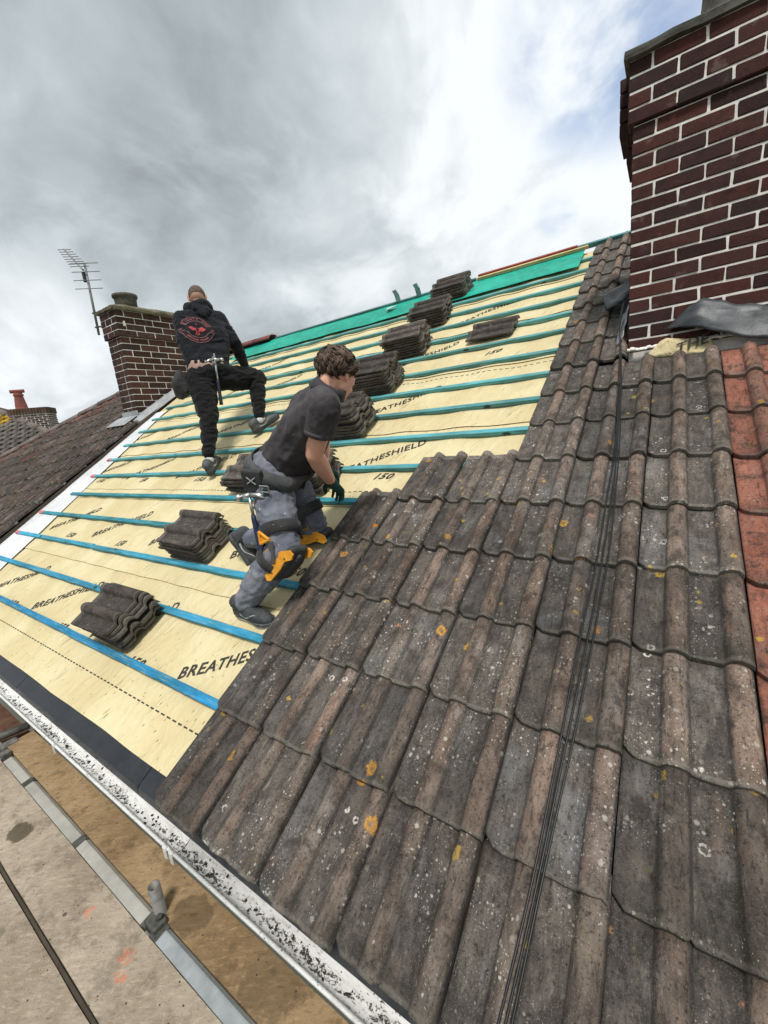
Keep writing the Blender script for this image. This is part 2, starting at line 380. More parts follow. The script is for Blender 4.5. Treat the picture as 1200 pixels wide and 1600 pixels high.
def board_mat(name, a, b, cst):
    mt, N, bs = new_mat(name)
    v, w, r = ocoord(N)
    big = N.noise(w, 3.0, 5.0, 0.6)
    c = N.mix(N.step(big, 0.35, 0.68), a, b)
    rot = N.n('ShaderNodeVectorRotate', {'Vector': w, 'Angle': radians(-35)}, rotation_type='Z_AXIS').outputs[0]
    gr = N.noise(N.scalev(rot, (0.30, 1, 1)), 75.0, 8.0, 0.75, 0.3)
    c = N.mix(N.step(gr, 0.50, 0.70, 0, 0.55), c, tuple(min(1, k * 1.45) for k in b))
    c = N.mix(N.step(gr, 0.47, 0.30, 0, 0.7), c, tuple(k * 0.45 for k in a))
    mot = N.noise(w, 13.0, 6.0, 0.7)
    c = N.mix(N.step(mot, 0.50, 0.68, 0, 0.6), c, tuple(k * 0.5 for k in a))
    mo2 = N.noise(w, 5.0, 6.0, 0.75)
    c = N.mix(N.step(mo2, 0.54, 0.66, 0, 0.5), c, tuple(k * 0.6 for k in a))
    fi = N.noise(N.scalev(w, (0.5, 1, 1)), 230.0, 5.0, 0.78)
    c = N.mix(N.step(fi, 0.44, 0.28, 0, 0.85), c, (0.05, 0.035, 0.02))
    c = N.mix(N.step(fi, 0.57, 0.74, 0, 0.6), c, cst)
    sp_ = N.voro(N.scalev(w, (0.7, 1, 1)), 42.0)
    c = N.mix(N.math('MULTIPLY', N.step(sp_.outputs['Distance'], 0.16, 0.07), N.math('GREATER_THAN', N.sep(sp_.outputs['Color'])[0], 0.72)), c, (0.05, 0.035, 0.022))
    for pos, rad, colr, amt in M['_marks'].get(name, ()):
        wv = N.vmath('ADD', v, N.vmath('SCALE', N.vmath('SUBTRACT', N.noise(v, 14.0, 5.0, 0.7, out='Color'), (0.5, 0.5, 0.5)), scale=rad * 1.6))
        ds = N.vmath('LENGTH', N.vmath('MULTIPLY', N.vmath('SUBTRACT', wv, pos), (0.8, 1, 0)), out=1)
        f = N.math('MULTIPLY', N.step(ds, rad, rad * 0.8), amt)
        if colr[0] > 0.3:
            f = N.math('MULTIPLY', f, N.step(N.noise(v, 70.0, 4.0, 0.7), 0.42, 0.60))
        c = N.mix(f, c, colr)
    finish(N, bs, c, 0.88, N.math('ADD', gr, N.math('MULTIPLY', fi, 0.6)), 0.55, 0.004, spec=0.2)
    return mt
M['_marks'] = {
    'pale_weathered_board': [((-0.93, -0.265, 0), 0.055, (0.085, 0.065, 0.042), 0.85), ((-0.22, -0.245, 0), 0.020, (0.75, 0.16, 0.06), 0.75), ((0.10, -0.275, 0), 0.022, (0.75, 0.17, 0.06), 0.75), ((0.06, -0.238, 0), 0.030, (0.72, 0.19, 0.09), 0.5), ((-0.30, -0.30, 0), 0.008, (0.03, 0.025, 0.02), 0.7)],
    'brown_ply_board': [((0.15, -0.04, 0), 0.07, (0.06, 0.042, 0.025), 0.5), ((0.55, -0.02, 0), 0.10, (0.07, 0.05, 0.03), 0.4)],
}
M['board_pale'] = board_mat('pale_weathered_board', (0.285, 0.228, 0.168), (0.43, 0.36, 0.28), (0.60, 0.53, 0.43))
M['board_brown'] = board_mat('brown_ply_board', (0.225, 0.148, 0.078), (0.37, 0.258, 0.145), (0.52, 0.40, 0.25))
M['board_red'] = board_mat('red_brown_board', (0.09, 0.045, 0.03), (0.16, 0.085, 0.055), (0.25, 0.16, 0.11))

def skin_mat(name, base, ruddy):
    mt, N, bs = new_mat(name)
    v, w, r = ocoord(N, False)
    a = N.noise(w, 9.0, 4.0, 0.6)
    c = N.mix(N.step(a, 0.35, 0.65), base, ruddy)
    c = N.mix(N.step(N.noise(w, 130.0, 3.0, 0.6), 0.55, 0.75, 0, 0.25), c, tuple(k * 0.7 for k in ruddy))
    finish(N, bs, c, 0.52, N.noise(w, 220.0, 3.0, 0.6), 0.12, 0.001, spec=0.4)
    bs.inputs['Subsurface Weight'].default_value = 0.12
    bs.inputs['Subsurface Radius'].default_value = (0.01, 0.004, 0.002)
    return mt
M['skin'] = skin_mat('tanned_skin', (0.87, 0.50, 0.37), (0.88, 0.45, 0.325))
M['scalp'] = skin_mat('pale_skin', (0.58, 0.34, 0.26), (0.62, 0.33, 0.25))

def cloth_mat(name, a, b, spots=None, spotthr=0.8, rough=0.85):
    mt, N, bs = new_mat(name)
    v, w, r = ocoord(N, False)
    big = N.noise(w, 5.0, 4.0, 0.6)
    c = N.mix(N.step(big, 0.35, 0.68), a, b)
    weave = N.noise(w, 420.0, 2.0, 0.6)
    c = N.mix(N.step(weave, 0.5, 0.8, 0, 0.3), c, tuple(min(1, k * 1.8) for k in b))
    if spots:
        wd = N.vmath('ADD', w, N.vmath('SCALE', N.vmath('SUBTRACT', N.noise(w, 70.0, 4.0, 0.6, out='Color'), (0.5, 0.5, 0.5)), scale=0.03))
        for sc, rad in ((26.0, 0.20), (60.0, 0.24)):
            vo = N.voro(wd, sc)
            f = N.math('MULTIPLY', N.step(vo.outputs['Distance'], rad, rad * 0.5), N.math('GREATER_THAN', N.sep(vo.outputs['Color'])[0], spotthr))
            c = N.mix(f, c, spots)
        sm = N.step(N.noise(w, 12.0, 5.0, 0.7), 0.56, 0.72, 0, 0.35)
        c = N.mix(sm, c, tuple(k * 0.55 for k in spots))
    fold = N.noise(N.scalev(w, (1.0, 1.0, 0.6)), 17.0, 4.0, 0.55, 1.2)
    finish(N, bs, c, rough, N.math('ADD', N.math('MULTIPLY', fold, 1.2), N.math('MULTIPLY', weave, 0.12)), 0.5, 0.012, spec=0.2)
    bs.inputs['Sheen Weight'].default_value = 0.08
    return mt
M['hoodie'] = cloth_mat('black_fleece', (0.0075, 0.0085, 0.012), (0.013, 0.0145, 0.019))
M['joggers'] = cloth_mat('black_jersey', (0.005, 0.005, 0.006), (0.010, 0.010, 0.011))
M['polo'] = cloth_mat('faded_black_cotton', (0.036, 0.032, 0.036), (0.078, 0.069, 0.074), spots=(0.25, 0.24, 0.24), spotthr=0.97)
M['trousers'] = cloth_mat('blue_grey_work_cloth', (0.115, 0.123, 0.160), (0.225, 0.232, 0.270), spots=(0.62, 0.62, 0.63), spotthr=0.90)
M['strapcloth'] = cloth_mat('black_webbing', (0.020, 0.021, 0.022), (0.05, 0.051, 0.05), spots=(0.3, 0.29, 0.27), spotthr=0.93)
M['belt_grey'] = cloth_mat('grey_webbing', (0.055, 0.056, 0.060), (0.105, 0.105, 0.11), spots=(0.3, 0.29, 0.27), spotthr=0.95)
M['glove'] = cloth_mat('green_knit', (0.018, 0.062, 0.048), (0.035, 0.105, 0.080))
M['teal_web'] = cloth_mat('green_webbing', (0.05, 0.085, 0.075), (0.10, 0.15, 0.13))
M['boxer'] = cloth_mat('pink_grey_cotton', (0.38, 0.24, 0.20), (0.58, 0.42, 0.37))
M['hair'] = plain('brown_hair', (0.115, 0.076, 0.054), 0.5, 60, 0.7, 0.4, spec=0.45)
M['buzz'] = plain('cropped_hair', (0.12, 0.085, 0.068), 0.8, 300, 0.6, 0.5)
M['orange'] = plain('orange_plastic', (0.78, 0.33, 0.025), 0.5, 30, 0.25, 0.15)
M['shoe'] = plain('grey_shoe_mesh', (0.055, 0.057, 0.060), 0.7, 120, 0.6, 0.4)
M['shoe_grey'] = plain('grey_trainer', (0.085, 0.090, 0.092), 0.7, 90, 0.5, 0.4)
M['sole'] = plain('dark_rubber', (0.05, 0.052, 0.054), 0.7, 60, 0.4, 0.3)
M['pale'] = plain('pale_grey_trim', (0.45, 0.45, 0.44), 0.6, 60, 0.25, 0.1)
M['red_print'] = plain('red_print', (0.46, 0.055, 0.065), 0.7, 60, 0.25, 0.1)
M['pink_print'] = plain('faded_pink_print', (0.30, 0.11, 0.115), 0.7, 60, 0.3, 0.1)
M['white_print'] = plain('white_print', (0.70, 0.70, 0.68), 0.7, 60, 0.2, 0.1)
M['hammer_steel'] = plain('worn_steel', (0.55, 0.55, 0.54), 0.32, 40, 0.3, 0.1, metal=0.85)
M['rubber'] = plain('black_rubber_grip', (0.02, 0.024, 0.035), 0.6, 60, 0.3, 0.2)
M['navy'] = plain('navy_grip', (0.016, 0.026, 0.07), 0.5, 60, 0.3, 0.2)
M['eye'] = plain('eye_white', (0.7, 0.68, 0.65), 0.3, 30, 0.1, 0.0)
M['far_tile'] = plain('far_grey_tile', (0.115, 0.100, 0.088), 0.9, 5.0, 0.5, 0.4)
M['far_brick'] = plain('far_brown_brick', (0.12, 0.075, 0.05), 0.9, 4.0, 0.55, 0.3)
M['moss'] = plain('yellow_lichen_crust', (0.42, 0.26, 0.03), 0.95, 14.0, 0.6, 0.8)
M['debris'] = plain('wet_leaf_mould', (0.030, 0.025, 0.020), 0.9, 60.0, 0.6, 0.6)
M['hip'] = plain('concrete_hip_tile', (0.18, 0.145, 0.13), 0.9, 12.0, 0.4, 0.5)
M['ridge_red'] = plain('red_brown_ridge_tile', (0.17, 0.06, 0.055), 0.8, 12.0, 0.45, 0.4)

# ------------------------------------------------------------------ object helpers
def thing(name, label, cat, loc=(0, 0, 0), group=None):
    o = bpy.data.objects.new(name, None)
    o.empty_display_size = 0.1
    COL.objects.link(o)
    o.location = loc
    o['label'] = label; o['category'] = cat
    if group: o['group'] = group
    return o
def link(name, me, parent=None, mat=None, loc=None, rotm=None, smooth=False):
    o = bpy.data.objects.new(name, me)
    COL.objects.link(o)
    if mat is not None and not me.materials:
        me.materials.append(mat)
    if smooth:
        for p in me.polygons: p.use_smooth = True
    mw = Matrix.Identity(4)
    if rotm is not None: mw = rotm.to_4x4()
    if loc is not None: mw.translation = Vector(loc)
    if parent is not None:
        o.parent = parent
        # things and parts sit at known transforms; keep the world matrix
        o.matrix_parent_inverse = WORLD(parent).inverted()
    o.matrix_basis = mw
    WM[o.name] = mw
    return o
WM = {}
def WORLD(o):
    if o.name in WM: return WM[o.name]
    return Matrix.Translation(o.location)
def mesh(name, verts, faces):
    me = bpy.data.meshes.new(name)
    me.from_pydata([tuple(v) for v in verts], [], faces)
    me.update()
    return me
def from_bm(bm, name):
    me = bpy.data.meshes.new(name)
    bmesh.ops.recalc_face_normals(bm, faces=bm.faces)
    bm.to_mesh(me); bm.free()
    return me
def bm_box(bm, size, mat=Matrix.Identity(4), bevel=0.0, seg=1):
    r = bmesh.ops.create_cube(bm, size=1.0, matrix=mat @ Matrix.Diagonal((*size, 1.0)))
    if bevel > 0:
        es = list({e for v in r['verts'] for e in v.link_edges})
        bmesh.ops.bevel(bm, geom=es, offset=bevel, segments=seg, affect='EDGES', profile=0.6)
def box_me(name, size, bevel=0.0, seg=1):
    bm = bmesh.new(); bm_box(bm, size, bevel=bevel, seg=seg)
    return from_bm(bm, name)
def tube(bm, pts, rad, n=8, cap=True):
    pts = [Vector(p) for p in pts]
    rings = []
    up = Vector((0.13, 0.21, 0.97)).normalized()
    for i, p in enumerate(pts):
        d = (pts[min(i + 1, len(pts) - 1)] - pts[max(i - 1, 0)]).normalized()
        if abs(d.dot(up)) > 0.95: a = d.cross(Vector((1, 0.1, 0))).normalized()
        else: a = d.cross(up).normalized()
        b = d.cross(a)
        r = rad[i] if isinstance(rad, (list, tuple)) else rad
        rings.append([bm.verts.new(p + (a * cos(2 * pi * k / n) + b * sin(2 * pi * k / n)) * r) for k in range(n)])
    for i in range(len(rings) - 1):
        for k in range(n):
            bm.faces.new((rings[i][k], rings[i][(k + 1) % n], rings[i + 1][(k + 1) % n], rings[i + 1][k]))
    if cap:
        bm.faces.new(rings[0]); bm.faces.new(rings[-1])
def lathe(bm, prof, n=20, mat=Matrix.Identity(4), caps=True):
    rings = [[bm.verts.new(mat @ Vector((r * cos(2 * pi * k / n), r * sin(2 * pi * k / n), z))) for k in range(n)] for r, z in prof]
    for i in range(len(rings) - 1):
        for k in range(n):
            bm.faces.new((rings[i][k], rings[i][(k + 1) % n], rings[i + 1][(k + 1) % n], rings[i + 1][k]))
    if caps:
        bm.faces.new(rings[0]); bm.faces.new(rings[-1])
def frame(ex, ey, ez, loc):
    mm = Matrix.Identity(4)
    for i in range(3):
        mm[i][0], mm[i][1], mm[i][2], mm[i][3] = ex[i], ey[i], ez[i], loc[i]
    return mm

# ------------------------------------------------------------------ roof coordinates
PITCH = 0.54036
CP, SP = cos(PITCH), sin(PITCH)
EX, ES, EN = Vector((1, 0, 0)), Vector((0, CP, SP)), Vector((0, -SP, CP))
G, TW, TL, TT = 0.3278, 0.30, 0.42, 0.0165
def S(x, s, h=0.0):
    return Vector((x, s * CP - h * SP, s * SP + h * CP))
ROOF = frame(EX, ES, EN, (0, 0, 0))
TOP = 5.56
H_UNDER, H_BAT = -0.058, -0.0305

# ------------------------------------------------------------------ roof tile mesh variants
def tile_profile(x):
    for a, b in ((0.082, 0.151), (0.229, 0.298)):
        if a <= x <= b:
            return 0.034 * sin(pi * (x - a) / (b - a)) ** 0.62
    return 0.0
def tile_mesh(name, seed, x0=0.0, x1=0.299, chip=0.002, full=True):
    r = random.Random(seed)
    xs = [0.0, 0.010, 0.028, 0.055, 0.080, 0.087, 0.097, 0.1165, 0.136, 0.146, 0.153, 0.178, 0.205, 0.228, 0.235, 0.245, 0.2645, 0.284, 0.292, 0.2965]
    xs = [x for x in xs if x0 - 1e-6 <= x <= x1 + 1e-6]
    ys = [0.0, 0.012, 0.15, 0.29, TL] if full else [0.0, 0.012, 0.10, 0.20, 0.295]
    verts, top, bot = [], [], []
    off = [r.uniform(-chip, chip) for _ in xs]
    chips = [r.random() < 0.10 for _ in xs]
    for layer in (0, 1):
        for j, y in enumerate(ys):
            row = []
            for i, x in enumerate(xs):
                yy = y
                if j == 0:
                    yy += off[i] + (0.006 if chips[i] else 0)
                    if x - x0 < 0.036: yy += 0.026 * (1 - (x - x0) / 0.036) ** 1.5
                if j == 1 and x - x0 < 0.036: yy += 0.026 * (1 - (x - x0) / 0.036) ** 1.5
                if j == len(ys) - 1: yy += r.uniform(-.002, .002)
                z = tile_profile(x)
                if j == 0: z -= 0.003
                if layer: z = tile_profile(x) * 0.96 - (TT + 0.002 * (j == 0))
                row.append(len(verts)); verts.append((x - (0.0 if full else 0), yy, z + 0.0006 * r.uniform(-1, 1)))
            (bot if layer else top).append(row)
    faces = []
    nx, ny = len(xs), len(ys)
    for j in range(ny - 1):
        for i in range(nx - 1):
            faces.append((top[j][i], top[j][i + 1], top[j + 1][i + 1], top[j + 1][i]))
            faces.append((bot[j][i], bot[j + 1][i], bot[j + 1][i + 1], bot[j][i + 1]))
    for i in range(nx - 1):
        faces.append((top[0][i + 1], top[0][i], bot[0][i], bot[0][i + 1]))
        faces.append((top[-1][i], top[-1][i + 1], bot[-1][i + 1], bot[-1][i]))
    for j in range(ny - 1):
        faces.append((top[j][0], top[j + 1][0], bot[j + 1][0], bot[j][0]))
        faces.append((top[j + 1][-1], top[j][-1], bot[j][-1], bot[j + 1][-1]))
    me = mesh(name, verts, faces)
    for p in me.polygons: p.use_smooth = abs(p.normal.z) > 0.35
    return me
TILES = {}
def tiles_for(key, mat, **kw):
    if key not in TILES:
        TILES[key] = []
        for k in range(5):
            me = tile_mesh('roof_tile', 100 + k + hash(key) % 7 * 0, **kw)
            me.materials.append(mat)
            TILES[key].append(me)
    return TILES[key]
TILT = 0.0200 / G
def tile_frame(x, s, h=0.0, ang=0.0, tilt=TILT, yaw=0.0):
    ex = EX * cos(ang + yaw) + ES * sin(ang + yaw)
    es = -EX * sin(ang + yaw) + ES * cos(ang + yaw)
    ey = es * cos(tilt) - EN * sin(tilt)
    ez = EN * cos(tilt) + es * sin(tilt)
    return frame(ex, ey, ez, S(x, s, h))
def place(name, me, mw, parent, mat=None):
    o = bpy.data.objects.new(name, me)
    COL.objects.link(o)
    o.parent = parent
    o.matrix_parent_inverse = WORLD(parent).inverted()
    o.matrix_basis = mw
    WM[o.name] = mw
    return o

# ================================================================== THE SETTING
gm = mesh('ground', [(-300, -300, -5.4), (300, -300, -5.4), (300, 300, -5.4), (-300, 300, -5.4)], [(0, 1, 2, 3)])
g_ = link('ground', gm, None, M['ground']); g_['kind'] = 'structure'

# ------------------------------------------------------------------ house being reroofed
house = thing('house', 'house with its roof half stripped to yellow membrane and blue battens', 'house', (0, 0, -5.4))
def prism(name, pts, mat, parent):           # closed solid from an xz/yz list handled by caller
    return link(name, mesh(name, *pts), parent, mat)
def solid_box(name, lo, hi, mat, parent, bevel=0.0):
    c = [(a + b) / 2 for a, b in zip(lo, hi)]
    return link(name, box_me(name, [b - a for a, b in zip(lo, hi)], bevel), parent, mat, loc=c)
RY_, RZ_ = S(0, TOP)[1], S(0, TOP)[2]
solid_box('wall', (-4.5, 0.30, -5.4), (1.8, 9.2, -0.16), M['wall'], house)
# roof deck under everything, and the far slope
def slab_roof(parent, x0, x1, name='roof_deck', mat=None, xs=None, top=None):
    a = [S(x0, 0.10, -0.075), S(x1, 0.10, -0.075), S(x1, TOP, -0.085), S(x0, TOP, -0.085)]
    b = [v - EN * 0.12 for v in a]
    v = a + b
    f = [(0, 1, 2, 3), (7, 6, 5, 4), (0, 4, 5, 1), (1, 5, 6, 2), (2, 6, 7, 3), (3, 7, 4, 0)]
    link(name, mesh(name, v, f), parent, M['deck'])
    bk = [(x0, 2 * RY_ - p.y, p.z) for p in (a[0], a[3])]
    v = [(x0, RY_ + 0.02, RZ_ - 0.09), (x1, RY_ + 0.02, RZ_ - 0.09), (x1, 2 * RY_, -0.05), (x0, 2 * RY_, -0.05)]
    v2 = [(q[0], q[1], q[2] - 0.12) for q in v]
    link('rear_slope', mesh('rear_slope', v + v2, [(3, 2, 1, 0), (4, 5, 6, 7), (0, 1, 5, 4), (1, 2, 6, 5), (2, 3, 7, 6), (3, 0, 4, 7)]), parent, M['old_tile'])
slab_roof(house, -4.95, 1.80)

# ---- underlay in lapped strips
def xverge(s): return -4.44 - 0.18 * s
def sag(x, s):
    return -0.009 * sin(pi * x / 0.42) ** 2 + 0.0025 * noise.noise(Vector((x * 1.6, s * 2.2, 3.1))) + 0.003 * noise.noise(Vector((x * 6.0 + s * 2, s * 5.0, 7.7))) - 0.001
LAPS = [0.045, 0.855, 1.63, 2.42, 3.25, 4.07, 4.88]
def under_h(x, s):
    for k in range(len(LAPS) - 1, -1, -1):
        if s >= LAPS[k] - 1e-6:
            t = s - LAPS[k]
            return H_UNDER + 0.0045 * max(0.0, 1 - t / 0.6) + sag(x, s)
    return H_UNDER + sag(x, s)
strips = []
for k, s0 in enumerate(LAPS):
    s1 = min((LAPS[k + 1] if k + 1 < len(LAPS) else TOP) + 0.10, TOP)
    nx, ns = 150, 12
    verts, faces = [], []
    for j in range(ns + 1):
        s = s0 + (s1 - s0) * j / ns
        t = s - s0
        for i in range(nx + 1):
            xl = xverge(s) + 0.05
            x = xl + ((0.16 if s1 < 1.4 else (0.42 if s1 < 2.0 else 0.98)) - xl) * i / nx
            sw = s + (0.006 * noise.noise(Vector((x * 2, k, 0))) if j == 0 else 0)
            h = H_UNDER + 0.0045 * max(0, 1 - t / 0.6) + sag(x, s)
            if k + 1 < len(LAPS) and s > LAPS[k + 1]: h -= 0.0045
            verts.append((x, sw, h))
    for j in range(ns):
        for i in range(nx):
            a = j * (nx + 1) + i
            faces.append((a, a + 1, a + nx + 2, a + nx + 1))
    me = mesh('underlay', verts, faces)
    o = link('underlay', me, house, M['underlay'], rotm=ROOF.to_3x3(), smooth=True)
    strips.append(o)

# ---- printed words on the membrane: flat print just above the sheet
def text_mesh(body, size, shear=0.28, offset=0.012, spacing=1.0, xscale=1.0):
    cu = bpy.data.curves.new('t', 'FONT')
    cu.body = body; cu.size = size; cu.shear = shear; cu.offset = offset * size; cu.space_character = spacing
    cu.resolution_u = 2
    ob = bpy.data.objects.new('t', cu)
    COL.objects.link(ob)
    bpy.context.view_layer.update()
    dg = bpy.context.evaluated_depsgraph_get()
    me = bpy.data.meshes.new_from_object(ob.evaluated_get(dg))
    COL.objects.unlink(ob); bpy.data.objects.remove(ob)
    vs = [(v.co.x * xscale, v.co.y) for v in me.vertices]
    fs = [tuple(p.vertices) for p in me.polygons]
    bpy.data.meshes.remove(me)
    return vs, fs
BREATHE = text_mesh('BREATHESHIELD', 0.086, 0.22, 0.026, 1.10)
wB = max(v[0] for v in BREATHE[0])
kx = 0.70 / wB
BREATHE = ([(v[0] * kx, v[1]) for v in BREATHE[0]], BREATHE[1])
N150 = text_mesh('150', 0.080, 0.45, 0.028, 1.10)
k150 = 0.160 / max(v[0] for v in N150[0])
N150 = ([(v[0] * k150, v[1]) for v in N150[0]], N150[1])
def lay_text(tm, x, s, ang, strip, lift=0.0022):
    vs = []
    for (u, v) in tm[0]:
        xx = x + u * cos(ang) - v * sin(ang); ss = s + u * sin(ang) + v * cos(ang)
        vs.append((xx, ss, under_h(xx, ss) + lift))
    if any(p[0] > 0.9 or p[0] < xverge(p[1]) + 0.1 for p in vs): return
    me = mesh('printed_word', vs, tm[1])
    link('printed_word', me, strip, M['print'], rotm=ROOF.to_3x3())
ROWS = [(0.37, -2.48), (1.11, -2.82), (1.93, -2.46), (2.68, -2.62), (3.52, -2.75), (4.32, -2.35)]
N150x = [-1.92, -2.29, -2.10, -2.07, -1.80, -1.78]
for k, (s0, xa) in enumerate(ROWS):
    for j in range(-3, 5):
        lay_text(BREATHE, xa + 1.035 * j, s0, radians(28.5), strips[k])
        lay_text(N150, N150x[k] + 1.035 * j, s0 - 0.045, radians(4), strips[k])
# stitched dash lines
for k, s in enumerate((0.215, 1.005, 1.765, 2.345, 3.18, 4.0)):
    vs, fs = [], []
    x = -4.3
    while x < 0.9:
        if x > xverge(s) + 0.3:
            b = len(vs)
            for (u, v) in ((0, 0), (0.028, 0), (0.028, 0.0065), (0, 0.0065)):
                vs.append((x + u, s + v, under_h(x + u, s + v) + 0.002))
            fs.append((b, b + 1, b + 2, b + 3))
        x += 0.046
    o = link('dashed_line', mesh('dashed_line', vs, fs), strips[min(k, 5) if s >= LAPS[min(k, 5)] else k - 1], M['print'], rotm=ROOF.to_3x3())
    o['kind'] = 'stuff'
# white sheet along the party wall
vs, fs = [], []
ns = 24
for j in range(ns + 1):
    s = 0.05 + 3.5 * j / ns
    xl = xverge(s) - 0.06; xr = max(-3.62 - 0.33 * s, xl + 0.12) + 0.02 * noise.noise(Vector((s * 2.3, 1, 0)))
    for i in range(6):
        x = xl + (xr - xl) * i / 5
        vs.append((x, s, H_UNDER + 0.010 + 0.006 * noise.noise(Vector((x * 5, s * 4, 9)))))
for j in range(ns):
    for i in range(5):
        a = j * 6 + i
        fs.append((a, a + 1, a + 7, a + 6))
link('verge_sheet', mesh('verge_sheet', vs, fs), house, M['white_strip'], rotm=ROOF.to_3x3(), smooth=True)

# ---- battens
def batten_mesh(L, w=0.040, t=0.0265, seed=0):
    r = random.Random(seed)
    n = max(2, int(L / 0.35))
    vs, fs = [], []
    for i in range(n + 1):
        x = L * i / n
        dy = 0.004 * noise.noise(Vector((x * 0.7, seed * 3.7, 0))); dz = 0.0015 * noise.noise(Vector((x, seed, 5)))
        for (a, b) in ((-w / 2, 0), (w / 2, 0), (w / 2, t - 0.002), (w / 2 - 0.003, t), (-w / 2 + 0.003, t), (-w / 2, t - 0.002)):
            vs.append((x, a + dy, b + (dz if b > 0 else 0)))
    for i in range(n):
        for k in range(6):
            a = i * 6 + k; b = i * 6 + (k + 1) % 6
            fs.append((a, b, b + 6, a + 6))
    fs.append((5, 4, 3, 2, 1, 0)); e = n * 6
    fs.append((e, e + 1, e + 2, e + 3, e + 4, e + 5))
    return mesh('batten', vs, fs)
for k in range(16):
    s = 0.352 + G * k - 0.004
    sl = s + 0.010 * k * 0
    xl = max(xverge(s) + (0.10 if k in (1, 2, 3) else 0.42 - 0.02 * k + rnd.uniform(-.05, .05)), -9)
    xr = 0.045 if k < 4 else (0.345 if k == 4 else 0.945)
    cut = rnd.uniform(-2.6, -0.9)
    t = min(1.0, k / 9.0)
    base = [Vector((0.022, 0.29, 0.58)), Vector((0.050, 0.42, 0.58)), Vector((0.10, 0.42, 0.50)), Vector((0.11, 0.40, 0.43))]
    q = t * 3; i0 = min(int(q), 2)
    cc = base[i0].lerp(base[i0 + 1], q - i0)
    if k in (3, 4): cc = Vector((0.03, 0.30, 0.40))
    for (a, b) in ((xl, cut), (cut + 0.003, xr)):
        me = batten_mesh(b - a, seed=k * 2 + (a > xl))
        me.materials.append(M['batten'])
        skew = rnd.uniform(-.0012, .0012)
        mw = tile_frame(a, s + rnd.uniform(-.003, .003) + (a - xl) * 0, H_UNDER + 0.0035, skew, 0)
        o = place('batten', me, mw, house)
        v = rnd.uniform(0.88, 1.12)
        o.color = (cc.x * v, cc.y * v, cc.z * v, 1)
        if a == xl and k in (1, 2, 3, 5, 6):
            pm = box_me('painted_end', (0.10, 0.042, 0.029), 0.002)
            if not pm.materials: pm.materials.append(M['pink'])
            place('painted_end', pm, mw @ Matrix.Translation((0.05, 0, 0.0142)), o)

# ---- ridge: green membrane, ridge battens, straps
vs, fs = [], []
nx = 80
for j in range(7):
    for i in range(nx + 1):
        x = -4.75 + 5.55 * i / nx
        lo = 5.06 + 0.03 * noise.noise(Vector((x * 1.4, 0, 0))); hi = TOP + 0.05
        s = lo + (hi - lo) * j / 6
        vs.append((x, s, -0.028 + 0.010 * noise.noise(Vector((x * 2.4, s * 5, 2))) + (0.012 if 0 < j < 6 else 0)))
for j in range(6):
    for i in range(nx):
        a = j * (nx + 1) + i
        fs.append((a, a + 1, a + nx + 2, a + nx + 1))
link('ridge_membrane', mesh('ridge_membrane', vs, fs), house, M['green_sheet'], rotm=ROOF.to_3x3(), smooth=True)
def ridge_bar(name, x0, x1, s, h, w, t, mat, color=None):
    me = batten_mesh(x1 - x0, w, t, seed=int(x0 * 7) + 50)
    me.materials.append(mat)
    o = place(name, me, tile_frame(x0, s, h, 0, 0), house)
    if color: o.color = color
    return o
ridge_bar('ridge_batten', -4.0, -0.42, 5.575, -0.030, 0.05, 0.035, M['batten'], (0.10, 0.22, 0.23, 1))
ridge_bar('ridge_batten', 0.45, 1.36, 5.60, -0.030, 0.05, 0.045, M['batten'], (0.07, 0.27, 0.29, 1))
ridge_bar('timber_strip', -0.38, 0.83, 5.520, -0.010, 0.035, 0.03, M['cream_wood'])
ridge_bar('timber_strip', -0.38, 0.72, 5.575, -0.012, 0.045, 0.045, M['red_wood'])
for x in (-1.52, -1.20):
    bm = bmesh.new()
    pts = [S(x, 5.56, -0.02), S(x, 5.565, 0.09), S(x - 0.012, 5.555, 0.15)]
    for a in range(len(pts) - 1):
        d_ = (pts[a + 1] - pts[a])
        bm_box(bm, (0.070, 0.014, d_.length + 0.01), Matrix.Translation((pts[a] + pts[a + 1]) / 2) @ d_.to_track_quat('Z', 'Y').to_matrix().to_4x4(), 0.002)
    link('ridge_strap', from_bm(bm, 'ridge_strap'), house, M['lead_pale'])
bm = bmesh.new()
a = [bm.verts.new(S(*p)) for p in ((-1.62, 5.40, 0.0), (-1.42, 5.33, 0.02), (-1.55, 5.22, 0.03))]
bm.faces.new(a)
b = bmesh.ops.extrude_face_region(bm, geom=list(bm.faces))
bmesh.ops.translate(bm, verts=[v for v in b['geom'] if isinstance(v, bmesh.types.BMVert)], vec=EN * 0.004)
link('tape_flap', from_bm(bm, 'tape_flap'), house, M['white_strip'])
def half_round(name, p0, p1, r0, r1, up, mat, parent, thick=0.016, n=9):
    p0, p1, up = Vector(p0), Vector(p1), Vector(up)
    d = (p1 - p0).normalized(); side = d.cross(up).normalized(); up = side.cross(d)
    vs, fs = [], []
    for (p, r) in ((p0, r0), (p1, r1)):
        for rr in (r, r - thick):
            for k in range(n):
                a = pi * k / (n - 1)
                vs.append(p + side * cos(a) * rr + up * sin(a) * rr * 0.75)
    for k in range(n - 1):
        fs.append((k, k + 1, 2 * n + k + 1, 2 * n + k))
        fs.append((n + k, 3 * n + k, 3 * n + k + 1, n + k + 1))
        fs.append((k, n + k, n + k + 1, k + 1)); fs.append((2 * n + k, 2 * n + k + 1, 3 * n + k + 1, 3 * n + k))
    fs.append((0, 2 * n, 3 * n, n)); fs.append((n - 1, 2 * n - 1, 4 * n - 1, 3 * n - 1))
    me = mesh(name, vs, fs)
    for p in me.polygons: p.use_smooth = True
    return link(name, me, parent, mat)
